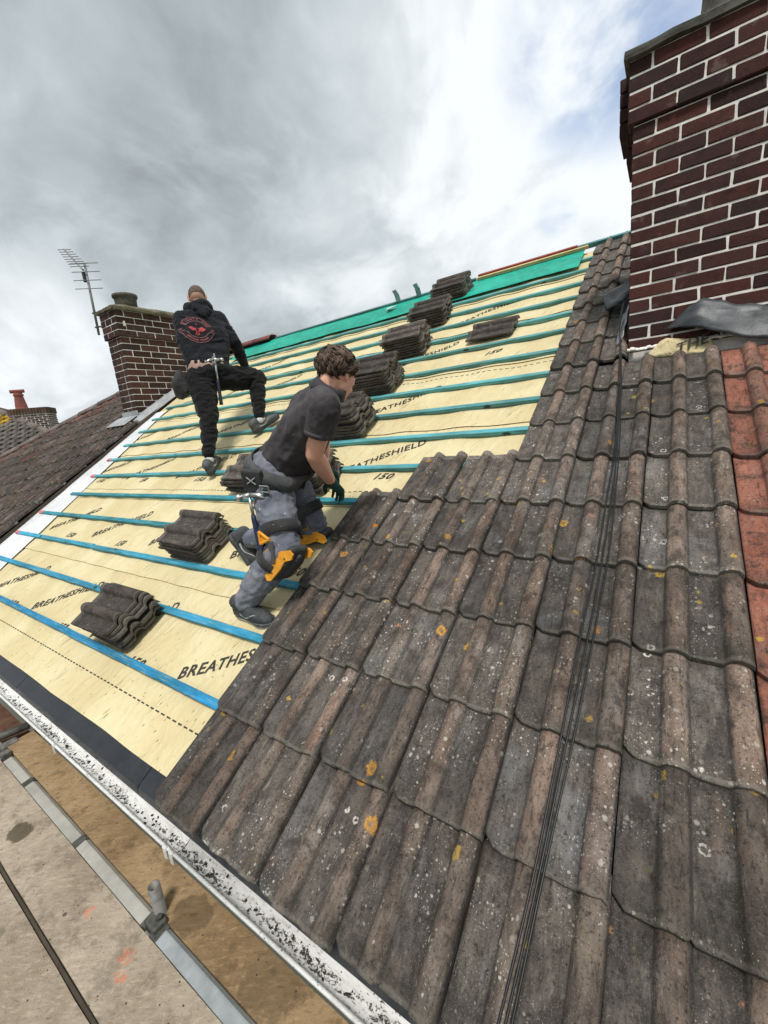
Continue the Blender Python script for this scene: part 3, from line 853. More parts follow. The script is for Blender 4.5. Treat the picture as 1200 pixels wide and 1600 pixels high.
for k in range(5):
    half_round('ridge_tile', S(-4.05 - 0.42 * k, TOP + 0.01, -0.03), S(-4.46 - 0.42 * k, TOP + 0.01, -0.03), 0.13 if k % 2 else 0.125, 0.125, (0, 0, 1), M['ridge_red'], house)

# ---- laid tiles (grey)
grey = tiles_for('tile', M['tile'])
half = tiles_for('half', M['tile'], x1=0.153)
short = tiles_for('short', M['tile'], full=False)
short_red = tiles_for('short_red', M['red_tile'], full=False)
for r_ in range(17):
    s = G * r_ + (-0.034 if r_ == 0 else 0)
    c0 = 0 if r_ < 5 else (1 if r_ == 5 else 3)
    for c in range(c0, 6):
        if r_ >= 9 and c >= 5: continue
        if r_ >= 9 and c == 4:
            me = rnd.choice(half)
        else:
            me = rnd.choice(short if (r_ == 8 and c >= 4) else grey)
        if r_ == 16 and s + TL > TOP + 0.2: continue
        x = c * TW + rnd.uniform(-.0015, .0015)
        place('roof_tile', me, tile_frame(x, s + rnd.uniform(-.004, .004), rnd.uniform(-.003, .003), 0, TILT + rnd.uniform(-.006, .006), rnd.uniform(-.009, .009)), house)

# ---- eaves tray, fascia, soffit, gutter
vs, fs = [], []
prof = [S(0, 0.14, -0.068), S(0, 0.012, -0.064), Vector((0, 0.002, -0.076)), Vector((0, -0.004, -0.108))]
prof = [Vector((0, p.y, p.z)) for p in prof]
def sweep_x(prof, x0, x1, closed=False):
    n = len(prof)
    vs = [(x0, p[1], p[2]) for p in prof] + [(x1, p[1], p[2]) for p in prof]
    fs = [(k, (k + 1) % n, n + (k + 1) % n, n + k) for k in range(n if closed else n - 1)]
    if closed:
        fs += [tuple(range(n))[::-1], tuple(range(n, 2 * n))]
    return vs, fs
tp = [(0, p.y, p.z) for p in prof]
tp_closed = tp + [(0, p.y + 0.002, p.z - 0.003) for p in prof[::-1]]
xx = -4.6
while xx < 1.7:
    link('eaves_tray', mesh('eaves_tray', *sweep_x(tp_closed, xx, xx + 1.495, True)), house, M['black_plastic'])
    # raised rib at the overlap between trays
    xx += 1.5 if xx > -4 else 1.42
solid_box('fascia', (-4.5, 0.040, -0.32), (1.9, 0.062, -0.10), M['upvc'], house)
solid_box('soffit', (-4.5, 0.063, -0.325), (1.9, 0.32, -0.31), M['upvc'], house)
def gutter_len(x0, x1, dz=0.0, R=0.0425, name='gutter'):
    n = 15
    outer = []
    for k in range(n):
        a = pi + pi * k / (n - 1)
        outer.append((0, cos(a) * R, sin(a) * R * 1.0))
    inner = [(0, p[1] * (R - 0.0045) / R, p[2] * (R - 0.0045) / R) for p in outer][::-1]
    # rolled front and back beads
    pr = [(0, -R - 0.004, 0.004), (0, -R - 0.004, -0.006)] + outer[1:-1] + [(0, R + 0.003, -0.004), (0, R + 0.003, 0.005), (0, R - 0.004, 0.005)] + inner[1:-1] + [(0, -R + 0.005, 0.004)]
    return mesh(name, *sweep_x(pr, x0, x1, True))
GC = (-0.030, -0.090)
for (a, b, dz) in ((-4.6, 0.185, 0.0), (0.189, 2.4, -0.001)):
    o = link('gutter', gutter_len(a, b), house, M['gutter'], loc=(0, GC[0], GC[1] + dz))
    for p in o.data.polygons: p.use_smooth = True
    # debris lying in it: many crumbs, one part
    bm = bmesh.new()
    rr = random.Random(int(a * 10))
    for k in range(int((b - a) * 90)):
        x = rr.uniform(a, b)
        dens = 0.5 + 0.5 * noise.noise(Vector((x * 3.1, 4.4, 0)))
        if rr.random() > dens + 0.15: continue
        y = rr.gauss(0.0, 0.011)
        if abs(y) > 0.030: continue
        z = -math.sqrt(0.038 ** 2 - y * y)
        sz = rr.uniform(0.0015, 0.0055)
        mt4 = Matrix.Translation((x, y, z + sz * 0.4)) @ Matrix.Rotation(rr.uniform(0, 6), 4, 'Z') @ Matrix.Rotation(rr.uniform(-.5, .5), 4, 'X') @ Matrix.Diagonal((sz * rr.uniform(1, 2.2), sz, sz * 0.6, 1))
        bmesh.ops.create_icosphere(bm, subdivisions=1, radius=1.0, matrix=mt4)
    d = link('debris', from_bm(bm, 'debris'), o, M['debris'], loc=(0, GC[0], GC[1] + dz)); d['kind'] = 'stuff'
for x in (0.165, 0.205, -0.85, -1.9, 1.15):
    bm = bmesh.new()
    bm_box(bm, (0.022, 0.012, 0.016), Matrix.Translation((x, GC[0] - 0.0465, GC[1] + 0.001)), 0.003)
    bm_box(bm, (0.018, 0.006, 0.035), Matrix.Translation((x, GC[0] - 0.0495, GC[1] - 0.022)), 0.002)
    link('gutter_clip', from_bm(bm, 'gutter_clip'), house, M['upvc'])

# ------------------------------------------------------------------ bricks
def brick_variants(L, Hh, D, mat, n=4):
    out = []
    for k in range(n):
        r = random.Random(int(L * 1000) + k * 7)
        bm = bmesh.new()
        bm_box(bm, (L, D, Hh), bevel=0.0048)
        for v in bm.verts:
            v.co += Vector((r.uniform(-1, 1), r.uniform(-1, 1), r.uniform(-1, 1))) * 0.0020
        me = from_bm(bm, 'brick'); me.materials.append(mat)
        out.append(me)
    return out
def chimney(parent, x0, y0, z0, nw, nd, BL, CH, n_shaft, n_corb, corb, mat, name_label, cap_mat, cap_t=0.06, cap_over=0.03, faces=('front', 'right'), hw=None):
    """x0,y0: front-left corner; nw, nd: whole half-bricks wide / deep."""
    J = 0.0096
    hb = BL / 2
    Wd, Dp = nw * hb, nd * hb
    ztop = z0 + (n_shaft + n_corb) * CH
    root = bpy.data.objects.new('chimney', None); COL.objects.link(root)
    root.parent = parent
    root.matrix_parent_inverse = WORLD(parent).inverted()
    root.location = (x0 + Wd / 2, y0 + Dp / 2, z0)
    WM[root.name] = Matrix.Translation(root.location)
    if name_label: root['label'] = name_label
    bm = bmesh.new()
    # mortar core: shaft and corbel, recessed behind the brick faces
    rec = 0.0095
    bm_box(bm, (Wd - 2 * rec, Dp - 2 * rec, n_shaft * CH + 1.2), Matrix.Translation((x0 + Wd / 2, y0 + Dp / 2, z0 + (n_shaft * CH - 1.2) / 2)))
    bm_box(bm, (Wd + 2 * corb - 2 * rec, Dp + 2 * corb - 2 * rec, n_corb * CH - 0.02), Matrix.Translation((x0 + Wd / 2, y0 + Dp / 2, z0 + n_shaft * CH + n_corb * CH / 2 + 0.0095)))
    link('mortar', from_bm(bm, 'mortar'), root, M['mortar'])
    full = brick_variants(BL - J, CH - J, hb - J, mat)
    halfb = brick_variants(hb - J, CH - J, hb - J, mat)
    cut = brick_variants(hb * 0.55 - J, CH - J, hb - J, mat)
    r = random.Random(int(abs(x0) * 100))
    rest = bmesh.new()
    for c in range(n_shaft + n_corb):
        o = corb if c >= n_shaft else 0.0
        z = z0 + c * CH + CH / 2
        own_front = c % 2 == 0                       # which pair of faces runs through to the corners in this course
        W2, D2 = Wd + 2 * o, Dp + 2 * o
        for face in ('front', 'right', 'back', 'left'):
            fb = face in ('front', 'back')
            Lf = W2 if fb else D2
            lo, hi = (0.0, Lf) if fb == own_front else (hb, Lf - hb)
            nb = max(1, round((hi - lo) / BL - 0.24))
            pieces, q = [], lo
            while hi - q > 0.02:
                l = BL if hi - q > BL * 1.2 else hi - q
                if hi - q - l < hb * 0.4: l = hi - q
                pieces.append((q, l)); q += l
            for (q, l) in pieces:
                mid = q + l / 2
                if fb:
                    cx, cy, rot = x0 - o + mid, (y0 - o + hb / 2 if face == 'front' else y0 + Dp + o - hb / 2), 0.0
                else:
                    cx, cy, rot = (x0 + Wd + o - hb / 2 if face == 'right' else x0 - o + hb / 2), y0 - o + mid, pi / 2
                big = l > 0.75 * BL
                sc = (l - J) / ((BL if big else hb) - J)
                mw = Matrix.Translation((cx + r.uniform(-.0015, .0015), cy + r.uniform(-.0015, .0015), z)) @ Matrix.Rotation(rot + r.uniform(-.004, .004), 4, 'Z') @ Matrix.Diagonal((sc, 1, 1, 1))
                if face in faces:
                    place('brick', r.choice(full if big else halfb), mw, root)
                else:
                    bm_box(rest, ((BL if big else hb) - J, hb - J, CH - J), mw)
    ro = link('brickwork', from_bm(rest, 'brickwork'), root, mat); ro['kind'] = 'stuff'
    # capping: mortar flaunching slab with rough edge
    bm = bmesh.new()
    bm_box(bm, (Wd + 2 * corb + 2 * cap_over, Dp + 2 * corb + 2 * cap_over, cap_t), Matrix.Translation((x0 + Wd / 2, y0 + Dp / 2, ztop + cap_t / 2 + 0.002)))
    bmesh.ops.subdivide_edges(bm, edges=bm.edges, cuts=9, use_grid_fill=True)
    for v in bm.verts:
        nv = noise.noise_vector(v.co * 7.0)
        v.co += Vector((nv.x, nv.y, nv.z)) * 0.014
        if v.co.z > ztop + cap_t * 0.6:
            dx = min(v.co.x - (x0 - corb - cap_over), x0 + Wd + corb + cap_over - v.co.x, v.co.y - (y0 - corb - cap_over), y0 + Dp + corb + cap_over - v.co.y)
            v.co.z += min(0.05, max(0, dx) * 0.35) - (0.02 if dx < 0.01 else 0)
    link('capping', from_bm(bm, 'capping'), root, cap_mat, smooth=False)
    return root, ztop + cap_t

# right chimney: stands through the main roof
CR0 = S(1.345, 3.06)
chR, ztopR = chimney(house, CR0.x, CR0.y, CR0.z - 0.03, 9, 6, 0.232, 0.0765, 16, 4, 0.022, M['brick'], 'tall dark red brick chimney with white pointing beside the grey tiles', M['slab'], 0.055, 0.022, faces=('front', 'left'))
bm = bmesh.new()
lathe(bm, [(0.165, 0), (0.165, 0.06), (0.14, 0.08), (0.125, 0.30), (0.15, 0.33), (0.15, 0.38), (0.10, 0.38), (0.10, 0.1)], 24, Matrix.Translation((1.78, 2.86, ztopR)))
link('chimney_pot', from_bm(bm, 'chimney_pot'), chR, M['pot_grey'], smooth=True)
# deeper back stack whose oversailing courses show past the left arris
rear = bmesh.new()
for (zl, zh, xo) in ((1.10, 1.25, 0.028), (1.25, 1.56, 0.068)):
    y = CR0.y + 0.34
    while zl < zh - 0.01:
        bm_box(rear, (0.10, 0.30, 0.066), Matrix.Translation((CR0.x + 0.04 - xo, y, CR0.z + zl + 0.035)), 0.003)
        zl += 0.0765
ro = link('brickwork', from_bm(rear, 'brickwork'), chR, M['brick']); ro['kind'] = 'stuff'

# lead dressed up and peeled off the chimney face
def lead_sheet(name, grid, thick, mat, parent, label=None):
    nu, nv = len(grid), len(grid[0])
    vs = [p for row in grid for p in row]
    fs = [(i * nv + j, (i + 1) * nv + j, (i + 1) * nv + j + 1, i * nv + j + 1) for i in range(nu - 1) for j in range(nv - 1)]
    me = mesh(name, vs, fs)
    bm = bmesh.new(); bm.from_mesh(me)
    bmesh.ops.solidify(bm, geom=list(bm.faces), thickness=thick)
    bm.to_mesh(me); bm.free()
    for p in me.polygons: p.use_smooth = True
    o = link(name, me, parent, mat)
    if label: o['label'] = label
    return o
grid = []
NU, NV = 26, 12
for i in range(NU):
    u = i / (NU - 1)
    x = 1.545 + 0.75 * u
    zb = 1.652 - 0.215 * u * 1.0 + 0.012 * sin(u * 9)
    hgt = 0.165 * min(1.0, (u / 0.20)) ** 0.8 * (1 - 0.08 * u) + 0.004
    row = []
    for j in range(NV):
        v = j / (NV - 1)
        bulge = 0.085 * (1 - v) ** 1.15 * (0.25 + 0.75 * min(1, u / 0.25)) + 0.018 * sin(pi * v) * (0.4 + 0.6 * sin(u * 7.0))
        nz = noise.noise(Vector((x * 9, v * 2.2, 1.7))) * 0.026 + noise.noise(Vector((x * 20, v * 6, 4.7))) * 0.013
        row.append((x + (1 - v) * -0.01 + 0.02 * v, CR0.y - 0.012 - bulge - abs(nz) * 0.6, zb + hgt * v + nz * (0.4 + 0.6 * v)))
    grid.append(row)
lead_sheet('lead_flashing', grid, 0.004, M['lead'], house, 'dark lead flashing peeled up from the base of the chimney')
# crumpled side lead at the left of the chimney
grid = []
for i in range(12):
    u = i / 11
    row = []
    for j in range(8):
        v = j / 7
        p = S(1.14 + 0.19 * u + 0.02 * v, 3.93 - 0.30 * v * (0.4 + 0.6 * sin(pi * min(1, u * 0.9 + 0.15))), 0.035 + 0.05 * u + 0.03 * (1 - v))
        nv = noise.noise_vector(Vector((u * 3.4, v * 3.1, 8.2)))
        row.append(tuple(p + nv * 0.022))
    grid.append(row)
lead_sheet('lead_flashing', grid, 0.003, M['lead'], house, 'small crumpled black lead flap at the left edge of the chimney')
for (s0, s1, seed, mt) in ((3.62, 3.95, 1, 'slab'), (3.10, 3.60, 2, 'lead_pale'), (3.95, 5.4, 3, 'lead')):
    grid = []
    for i in range(10):
        t = i / 9; s = s0 + (s1 - s0) * t
        row = []
        for j in range(4):
            v = j / 3
            nv = noise.noise_vector(Vector((s * 7, v * 2, seed)))
            row.append(tuple(S(1.285 + 0.045 * v, s, 0.012 + 0.06 * v ** 2) + nv * 0.012))
        grid.append(row)
    lead_sheet('lead_soaker', grid, 0.003, M[mt], house)
# pale mortar fillet where the tile heads meet the chimney
bm = bmesh.new()
for k in range(34):
    x = 1.30 + k * 0.018
    bm_box(bm, (0.024, rnd.uniform(.02, .035), rnd.uniform(.010, .018)), Matrix.Translation(S(x, 3.035 + rnd.uniform(-.008, .008), 0.0)) @ ROOF @ Matrix.Rotation(rnd.uniform(-.4, .4), 4, 'Z'), 0.004)
o = link('mortar_fillet', from_bm(bm, 'mortar_fillet'), house, M['mortar']); o['kind'] = 'stuff'

# offcut of membrane tucked against the chimney
oc = thing('membrane_offcut', 'folded scrap of printed yellow membrane tucked behind tiles against the chimney', 'offcut', tuple(S(1.6, 3.0, 0)))
A, B, Cc, D = Vector((1.445, 2.560, 1.500)), Vector((1.535, 2.590, 1.600)), Vector((1.775, 2.588, 1.545)), Vector((1.76, 2.555, 1.470))
grid = []
for i in range(12):
    u = i / 11
    bot = A.lerp(D, u); top = (A.lerp(B, u / 0.32) if u < 0.32 else B.lerp(Cc, (u - 0.32) / 0.68))
    row = []
    for j in range(5):
        p = bot.lerp(top, j / 4); nv = noise.noise(Vector((u * 4, j * .5, 3)))
        row.append((p.x, p.y - 0.006 * abs(nv), p.z))
    grid.append(row)
lead_sheet('membrane_sheet', grid, 0.0015, M['underlay'], oc)
THE = text_mesh('THE', 0.075, 0.25, 0.018, 1.05)
vs = []
for (u, v) in THE[0]:
    uu = u * 1.1; ang = radians(14)
    x = 1.60 + uu * cos(ang) - v * sin(ang); z = 1.498 + uu * sin(ang) + v * cos(ang)
    vs.append((x, 2.548 + 0.26 * (z - 1.47), z))
vs2 = [v for v in vs]
link('printed_word', mesh('printed_word', vs2, THE[1]), oc, M['print'])

# ------------------------------------------------------------------ right-hand neighbour with red tiles
rh = thing('house', 'house with red concrete roof tiles beyond the grey ones', 'house', (4.5, 3, -5.4))
solid_box('wall', (1.81, 0.31, -5.4), (7.0, 9.19, -0.16), M['wall'], rh)
def deck2(parent, x0, x1):
    a = [S(x0, 0.10, -0.076), S(x1, 0.10, -0.076), S(x1, TOP, -0.086), S(x0, TOP, -0.086)]
    v = a + [q - EN * 0.12 for q in a]
    link('roof_deck', mesh('roof_deck', v, [(0, 1, 2, 3), (7, 6, 5, 4), (0, 4, 5, 1), (1, 5, 6, 2), (2, 6, 7, 3), (3, 7, 4, 0)]), parent, M['red_tile'])
    v = [(x0, RY_ + 0.02, RZ_ - 0.09), (x1, RY_ + 0.02, RZ_ - 0.09), (x1, 2 * RY_, -0.05), (x0, 2 * RY_, -0.05)]
    v2 = [(q[0], q[1], q[2] - 0.12) for q in v]
    link('rear_slope', mesh('rear_slope', v + v2, [(3, 2, 1, 0), (4, 5, 6, 7), (0, 1, 5, 4), (1, 2, 6, 5), (2, 3, 7, 6), (3, 0, 4, 7)]), parent, M['red_tile'])
deck2(rh, 1.806, 7.0)
red = tiles_for('red', M['red_tile'])
for r_ in range(0, 17):
    for c in range(6, 12):
        x = c * TW + 0.001
        if r_ >= 9 and x < CR0.x + 1.06: continue
        place('roof_tile', rnd.choice(short_red if (r_ == 8 and x < 2.4) else red), tile_frame(x + rnd.uniform(-.002, .002), G * r_ - 0.02 + rnd.uniform(-.004, .004), -0.004 + rnd.uniform(-.0015, .002), 0, TILT, rnd.uniform(-.006, .006)), rh)

# ------------------------------------------------------------------ left-hand neighbour: hipped, brown tiles
lh = thing('house', 'house with weathered brown hipped roof and brick chimney on the left', 'house', (-8, 3, -5.4))
HX, HS = -7.1, 5.55
def hipx(s): return HX - 0.857 * (HS - s)
AL = radians(10.2)
HL = 0.012
v = [S(xverge(0.0), 0.0, -0.01), S(xverge(HS), HS, -0.01), S(HX, HS, -0.01), S(hipx(0), 0, -0.01)]
v2 = [p - Vector((0, 0, 0.25)) for p in v]
link('roof_deck', mesh('roof_deck', v + v2, [(0, 1, 2, 3), (7, 6, 5, 4), (0, 4, 5, 1), (1, 5, 6, 2), (2, 6, 7, 3), (3, 7, 4, 0)]), lh, M['deck'])
rp = Vector((HX, RY_, RZ_ - 0.1)); ex_ = hipx(0)
v = [rp, Vector((ex_, 0, -0.1)), Vector((ex_, 2 * RY_, -0.1)), Vector((xverge(HS), RY_ + 0.02, RZ_ - 0.1)), Vector((-4.7, 2 * RY_, -0.1))]
link('hip_slopes', mesh('hip_slopes', v, [(0, 2, 1), (0, 3, 4, 2)]), lh, M['old_tile'])
solid_box('wall', (-11.3, 0.35, -5.4), (-4.95, 9.15, -0.26), M['wall'], lh)
oldt = tiles_for('old', M['old_tile'])
oldr = tiles_for('oldr', M['old_red'])
exn = EX * cos(AL) + ES * sin(AL)
ng = 0.355
for j in range(-3, 17):
    for i in range(-26, 0):
        # frame origin on the party line
        u = i * TW + 0.0; w_ = j * ng
        x = -4.44 + u * cos(AL) - w_ * sin(AL); s = u * sin(AL) + w_ * cos(AL)
        xc = x + 0.15; sc = s + 0.18
        if sc > HS - 0.12 or sc < 0.05: continue
        if xc < hipx(sc) + 0.05: continue
        if xc > -5.85 and sc > 3.18 and sc < 4.75: continue
        d_hip = xc - hipx(sc)
        isr = rnd.random() < (0.75 if d_hip < 0.5 else (0.25 if d_hip < 0.9 else 0.01))
        place('roof_tile', rnd.choice(oldr if isr else oldt), tile_frame(x, s, HL + 0.022 + rnd.uniform(-.003, .003), AL, 0.0165 / ng, rnd.uniform(-.01, .01)), lh)
# hip tiles, butted with small gaps
L = Vector((hipx(0), 0, 0)); p_top = S(HX, HS, 0.02); p_bot = S(hipx(0), 0, 0.02)
dh = (p_bot - p_top); nh = 17
for k in range(nh):
    a = p_top + dh * (k / nh); b = p_top + dh * ((k + 0.97) / nh)
    half_round('hip_tile', a + Vector((0, 0, -.02)), b + Vector((0, 0, -.02 + rnd.uniform(-.004, .008))), 0.125, 0.13, (0, 0, 1), M['hip'], lh)
for k in range(5):
    half_round('ridge_tile', (-6.1 - 0.42 * k * 0.6, RY_, RZ_ - 0.01), (-6.34 - 0.42 * k * 0.6, RY_, RZ_ - 0.01), 0.125, 0.13, (0, 0, 1), M['hip'], lh)
# left chimney
CL0 = S(-5.25, 3.33)
CHL = 0.0935
chL, ztopL = chimney(lh, CL0.x - 0.42, CL0.y, CL0.z, 3, 8, 0.28, CHL, 13, 4, 0.028, M['brick_l'], 'brown brick chimney with white pointing behind the man in black', M['cement'], 0.06, 0.035, faces=('front', 'right'))
bm = bmesh.new()
lathe(bm, [(0.155, -0.02), (0.15, 0.10), (0.155, 0.17), (0.175, 0.19), (0.175, 0.225), (0.12, 0.225), (0.12, 0.05)], 24, Matrix.Translation((CL0.x - 0.20, CL0.y + 0.30, ztopL)))
link('chimney_pot', from_bm(bm, 'chimney_pot'), chL, M['pot_grey'], smooth=True)
bm = bmesh.new()
bm_box(bm, (0.05, 0.02, 0.07), Matrix.Translation((CL0.x + 0.035, CL0.y + 0.08, CL0.z + 14.9 * CHL)), 0.004)
link('cable_box', from_bm(bm, 'cable_box'), chL, M['upvc'])
# front apron and stepped side flashing
bm = bmesh.new()
bm_box(bm, (0.50, 0.012, 0.20), Matrix.Translation((CL0.x - 0.21, CL0.y - 0.008, CL0.z + 0.03)), 0.003)
bm_box(bm, (0.60, 0.26, 0.012), Matrix.Translation(S(CL0.x - 0.25, 3.20, 0.062)) @ ROOF, 0.003)
link('lead_apron', from_bm(bm, 'lead_apron'), chL, M['lead_pale'])
for k in range(9):
    y0 = CL0.y + 0.02 + k * CHL / SP * CP * 1.0
    zc = CL0.z + (k + 1) * CHL
    bm = bmesh.new()
    w_ = CHL / SP * CP
    xx = CL0.x + 0.009 + 0.001 * (k % 2)
    pts = [(xx, y0 - 0.02, zc - CHL * 1.25), (xx, y0 + w_ + 0.06, zc - CHL * 0.05), (xx, y0 + w_ * 0.55, zc + 0.01), (xx, y0 - 0.02, zc + 0.01 - CHL * 0.1)]
    a = [bm.verts.new(p) for p in pts]; bm.faces.new(a)
    ext = bmesh.ops.extrude_face_region(bm, geom=list(bm.faces))
    bmesh.ops.translate(bm, verts=[q for q in ext['geom'] if isinstance(q, bmesh.types.BMVert)], vec=(0.004, 0, 0))
    link('stepped_flashing', from_bm(bm, 'stepped_flashing'), chL, M['lead_pale'])
grid = []
for i in range(16):
    s = 3.22 + 1.35 * i / 15
    row = []
    for j in range(5):
        vv = j / 4
        nv = noise.noise(Vector((s * 4, vv * 2, 6)))
        row.append(tuple(S(CL0.x + 0.012 + 0.16 * vv, s, 0.05 - 0.075 * vv + nv * 0.012)))
    grid.append(row)
lead_sheet('side_flashing', grid, 0.004, M['lead_pale'], chL)

# TV aerial on the left chimney
aer = thing('tv_aerial', 'grey television aerial on a tilted mast bracketed to the left chimney', 'aerial', (-5.77, 2.81, 3.14))
mb_, mt_ = Vector((-5.765, 2.806, 3.13)), Vector((-5.707, 2.806, 4.04))
bm = bmesh.new(); tube(bm, [mb_ - (mt_ - mb_) * 0.10, mt_], 0.017, 10); link('mast', from_bm(bm, 'mast'), aer, M['alu'], smooth=True)
bend = (mt_ - mb_).normalized()
Bo = Vector((-5.755, 2.79, 3.95)); Be = Vector((-6.23, 2.80, 4.37)); Bn = Vector((-5.60, 2.76, 3.86))
bm = bmesh.new(); tube(bm, [Bo, Be], 0.013, 8); link('boom', from_bm(bm, 'boom'), aer, M['alu'])
el = (Vector((0.80, 0.52, -0.07))).normalized()
for k in range(9):
    p = Bo.lerp(Be, 0.06 + 0.93 * k / 8); w_ = 0.105 + 0.006 * (8 - k)
    if k == 0: continue
    bm = bmesh.new(); tube(bm, [p - el * w_, p + el * w_ * 0.95], 0.0055, 6); link('element', from_bm(bm, 'element'), aer, M['alu'])
for k in range(4):
    p = mt_ + (mb_ - mt_) * (0.02 + 0.125 * k) + Vector((0.03, -0.02, 0)); w_ = 0.21
    bm = bmesh.new(); tube(bm, [p - el * w_, p + el * w_], 0.0058, 6); link('reflector_rod', from_bm(bm, 'reflector_rod'), aer, M['alu'])
bm = bmesh.new(); bm_box(bm, (0.055, 0.04, 0.14), Matrix.Translation(Bo + Vector((0.01, -0.01, -0.10))), 0.008); link('dipole_box', from_bm(bm, 'dipole_box'), aer, M['black_plastic'])
for dz in (0.02, 0.22):
    bm = bmesh.new()
    p = mb_ + bend * dz
    tube(bm, [p + Vector((-0.06, 0, 0.01)), p + Vector((0.05, 0.0, 0)), p + Vector((0.13, 0.06, -0.015))], 0.013, 6)
    link('bracket', from_bm(bm, 'bracket'), aer, M['dark_steel'])

# ------------------------------------------------------------------ far house behind
fh = thing('house', 'distant house with grey tiled hip roof, square chimney and red pot', 'house', (-20, 6, -5.4))
FP = Vector((-19.608, 5.42, 1.718)); FE = Vector((0.61116, 0.79151, 0)); FU = Vector((-0.66381, 0.51256, 0.54464)); FN = FE.cross(FU).normalized()
def F(a, b, h=0.0): return FP + FE * a + FU * b + FN * h
def f_edge(b):                       # right-hand hip edge: position along FE at height b
    return -1.61 + (3.14 - b) * (0.78 + 1.61) / (3.14 - 0.88)
ang = 0.62
va = [F(f_edge(-7.0), -7.0, -0.05), F(f_edge(4.6), 4.6, -0.05), F(-6.5, 4.6, -0.05), F(-13, -7.0, -0.05)]
bk = [p + Vector((-3.5, 2.7, -3.0)) for p in (va[0], va[3])]
link('roof_deck', mesh('roof_deck', va + [va[1] + Vector((-.1, .1, -.1)), Vector((va[0].x - 6, va[0].y + 8, va[0].z))], [(0, 1, 2, 3), (0, 5, 1)]), fh, M['deck'])
vs, fs = [], []
bg = 0.345
rowi = 0
b = -6.9
mossv, mossf = [], []
while b < 4.5:
    a = f_edge(b + 0.15) - 0.1
    amin = -9.0
    while a > amin:
        tw = 0.30
        tv, tf = (vs, fs)
        if (b > 1.75 + 0.45 * noise.noise(Vector((a * 2, b * 2, 0)))) and a < -1.0 + 0.5 * noise.noise(Vector((a, b, 4))): tv, tf = mossv, mossf
        base = len(tv)
        jh = rnd.uniform(-.008, .008)
        cols = [(0, 0.0), (0.09, 0.0), (0.14, 0.05), (0.20, 0.06), (0.26, 0.05), (0.297, 0.0)]
        for (bb, hh) in ((b, 0.04), (b + bg + 0.06, 0.0)):
            for (u, hz) in cols: tv.append(F(a - tw + u, bb, hh + hz + jh))
        for (u, hz) in cols: tv.append(F(a - tw + u, b + 0.004, hz - 0.03 + jh))
        for k in range(5):
            tf.append((base + k, base + k + 1, base + 6 + k + 1, base + 6 + k))
            tf.append((base + 12 + k, base + 12 + k + 1, base + k + 1, base + k))
        a -= tw
    b += bg
o = link('roof_tiling', mesh('roof_tiling', vs, fs), fh, M['far_tile']); o['kind'] = 'stuff'
o = link('lichened_tiling', mesh('lichened_tiling', mossv, mossf), fh, M['moss']); o['kind'] = 'stuff'
for k in range(26):
    b0 = 4.5 - k * 0.44; b1 = b0 - 0.43
    half_round('hip_tile', F(f_edge(b0) - 0.02, b0, 0.0), F(f_edge(b1) - 0.02, b1, 0.01), 0.14, 0.15, FN, M['hip'], fh)
# its walls
c0_ = F(-6, -6.9)
solid_box('wall', (c0_.x - 5, c0_.y - 1.5, -5.4), (c0_.x + 1.5, c0_.y + 9, c0_.z - 0.3), M['wall'], fh)
# chimney: axis-aligned to the far house
FW = Vector((-FE.y, FE.x, 0))
def FB(origin, a, d, z): return origin + FE * a + FW * d + Vector((0, 0, z))
CO = Vector((-21.70, 5.76, 1.86))                  # left front corner, below the hip
fc = bpy.data.objects.new('chimney', None); COL.objects.link(fc); fc.parent = fh
fc.matrix_parent_inverse = WORLD(fh).inverted(); fc.location = CO; WM[fc.name] = Matrix.Translation(CO)
FM = frame(FE, FW, Vector((0, 0, 1)), (0, 0, 0))
CW, CD, CHt = 1.40, 0.9, 1.55
bm = bmesh.new(); bm_box(bm, (CW - 0.03, CD - 0.03, CHt), Matrix.Translation(FB(CO, CW / 2, CD / 2, CHt / 2)) @ FM)
link('mortar', from_bm(bm, 'mortar'), fc, M['mortar'])
bm = bmesh.new()
nrow = 14
ch = (CHt - 0.27) / nrow
for r_ in range(nrow):
    for k in range(-1, 6):
        a0 = max(0.0, k * 0.29 + (0.145 if r_ % 2 else 0)); a1 = min(CW, (k + 1) * 0.29 + (0.145 if r_ % 2 else 0))
        if a1 - a0 < 0.05: continue
        bm_box(bm, (a1 - a0 - 0.045, 0.1, ch - 0.04), Matrix.Translation(FB(CO, (a0 + a1) / 2, 0.04, r_ * ch + ch / 2)) @ FM)
        d0, d1 = max(0.0, a0), min(CD, a1)
        if d1 - d0 > 0.05:
            for aa in (0.04, CW - 0.04):
                bm_box(bm, (0.1, d1 - d0 - 0.045, ch - 0.04), Matrix.Translation(FB(CO, aa, (d0 + d1) / 2, r_ * ch + ch / 2)) @ FM)
for k in range(13):
    for dd in (0.03, CD - 0.03):
        bm_box(bm, (0.082, 0.14, 0.25), Matrix.Translation(FB(CO, 0.055 + k * 0.1075, dd, CHt - 0.12)) @ FM)
for k in range(8):
    for aa in (0.03, CW - 0.03):
        bm_box(bm, (0.14, 0.082, 0.25), Matrix.Translation(FB(CO, aa, 0.055 + k * 0.1125, CHt - 0.12)) @ FM)
o = link('brickwork', from_bm(bm, 'brickwork'), fc, M['far_brick']); o['kind'] = 'stuff'
bm = bmesh.new()
lathe(bm, [(0.30, -0.05), (0.22, 0.05), (0.215, 0.15), (0.155, 0.56), (0.185, 0.58), (0.185, 0.64), (0.15, 0.66), (0.15, 0.72), (0.10, 0.72), (0.10, 0.3)], 18, Matrix.Translation(FB(CO, 0.36, 0.42, CHt)))
tube(bm, [FB(CO, 0.10, 0.42, CHt + 0.77), FB(CO, 0.60, 0.42, CHt + 0.77)], 0.075, 12)
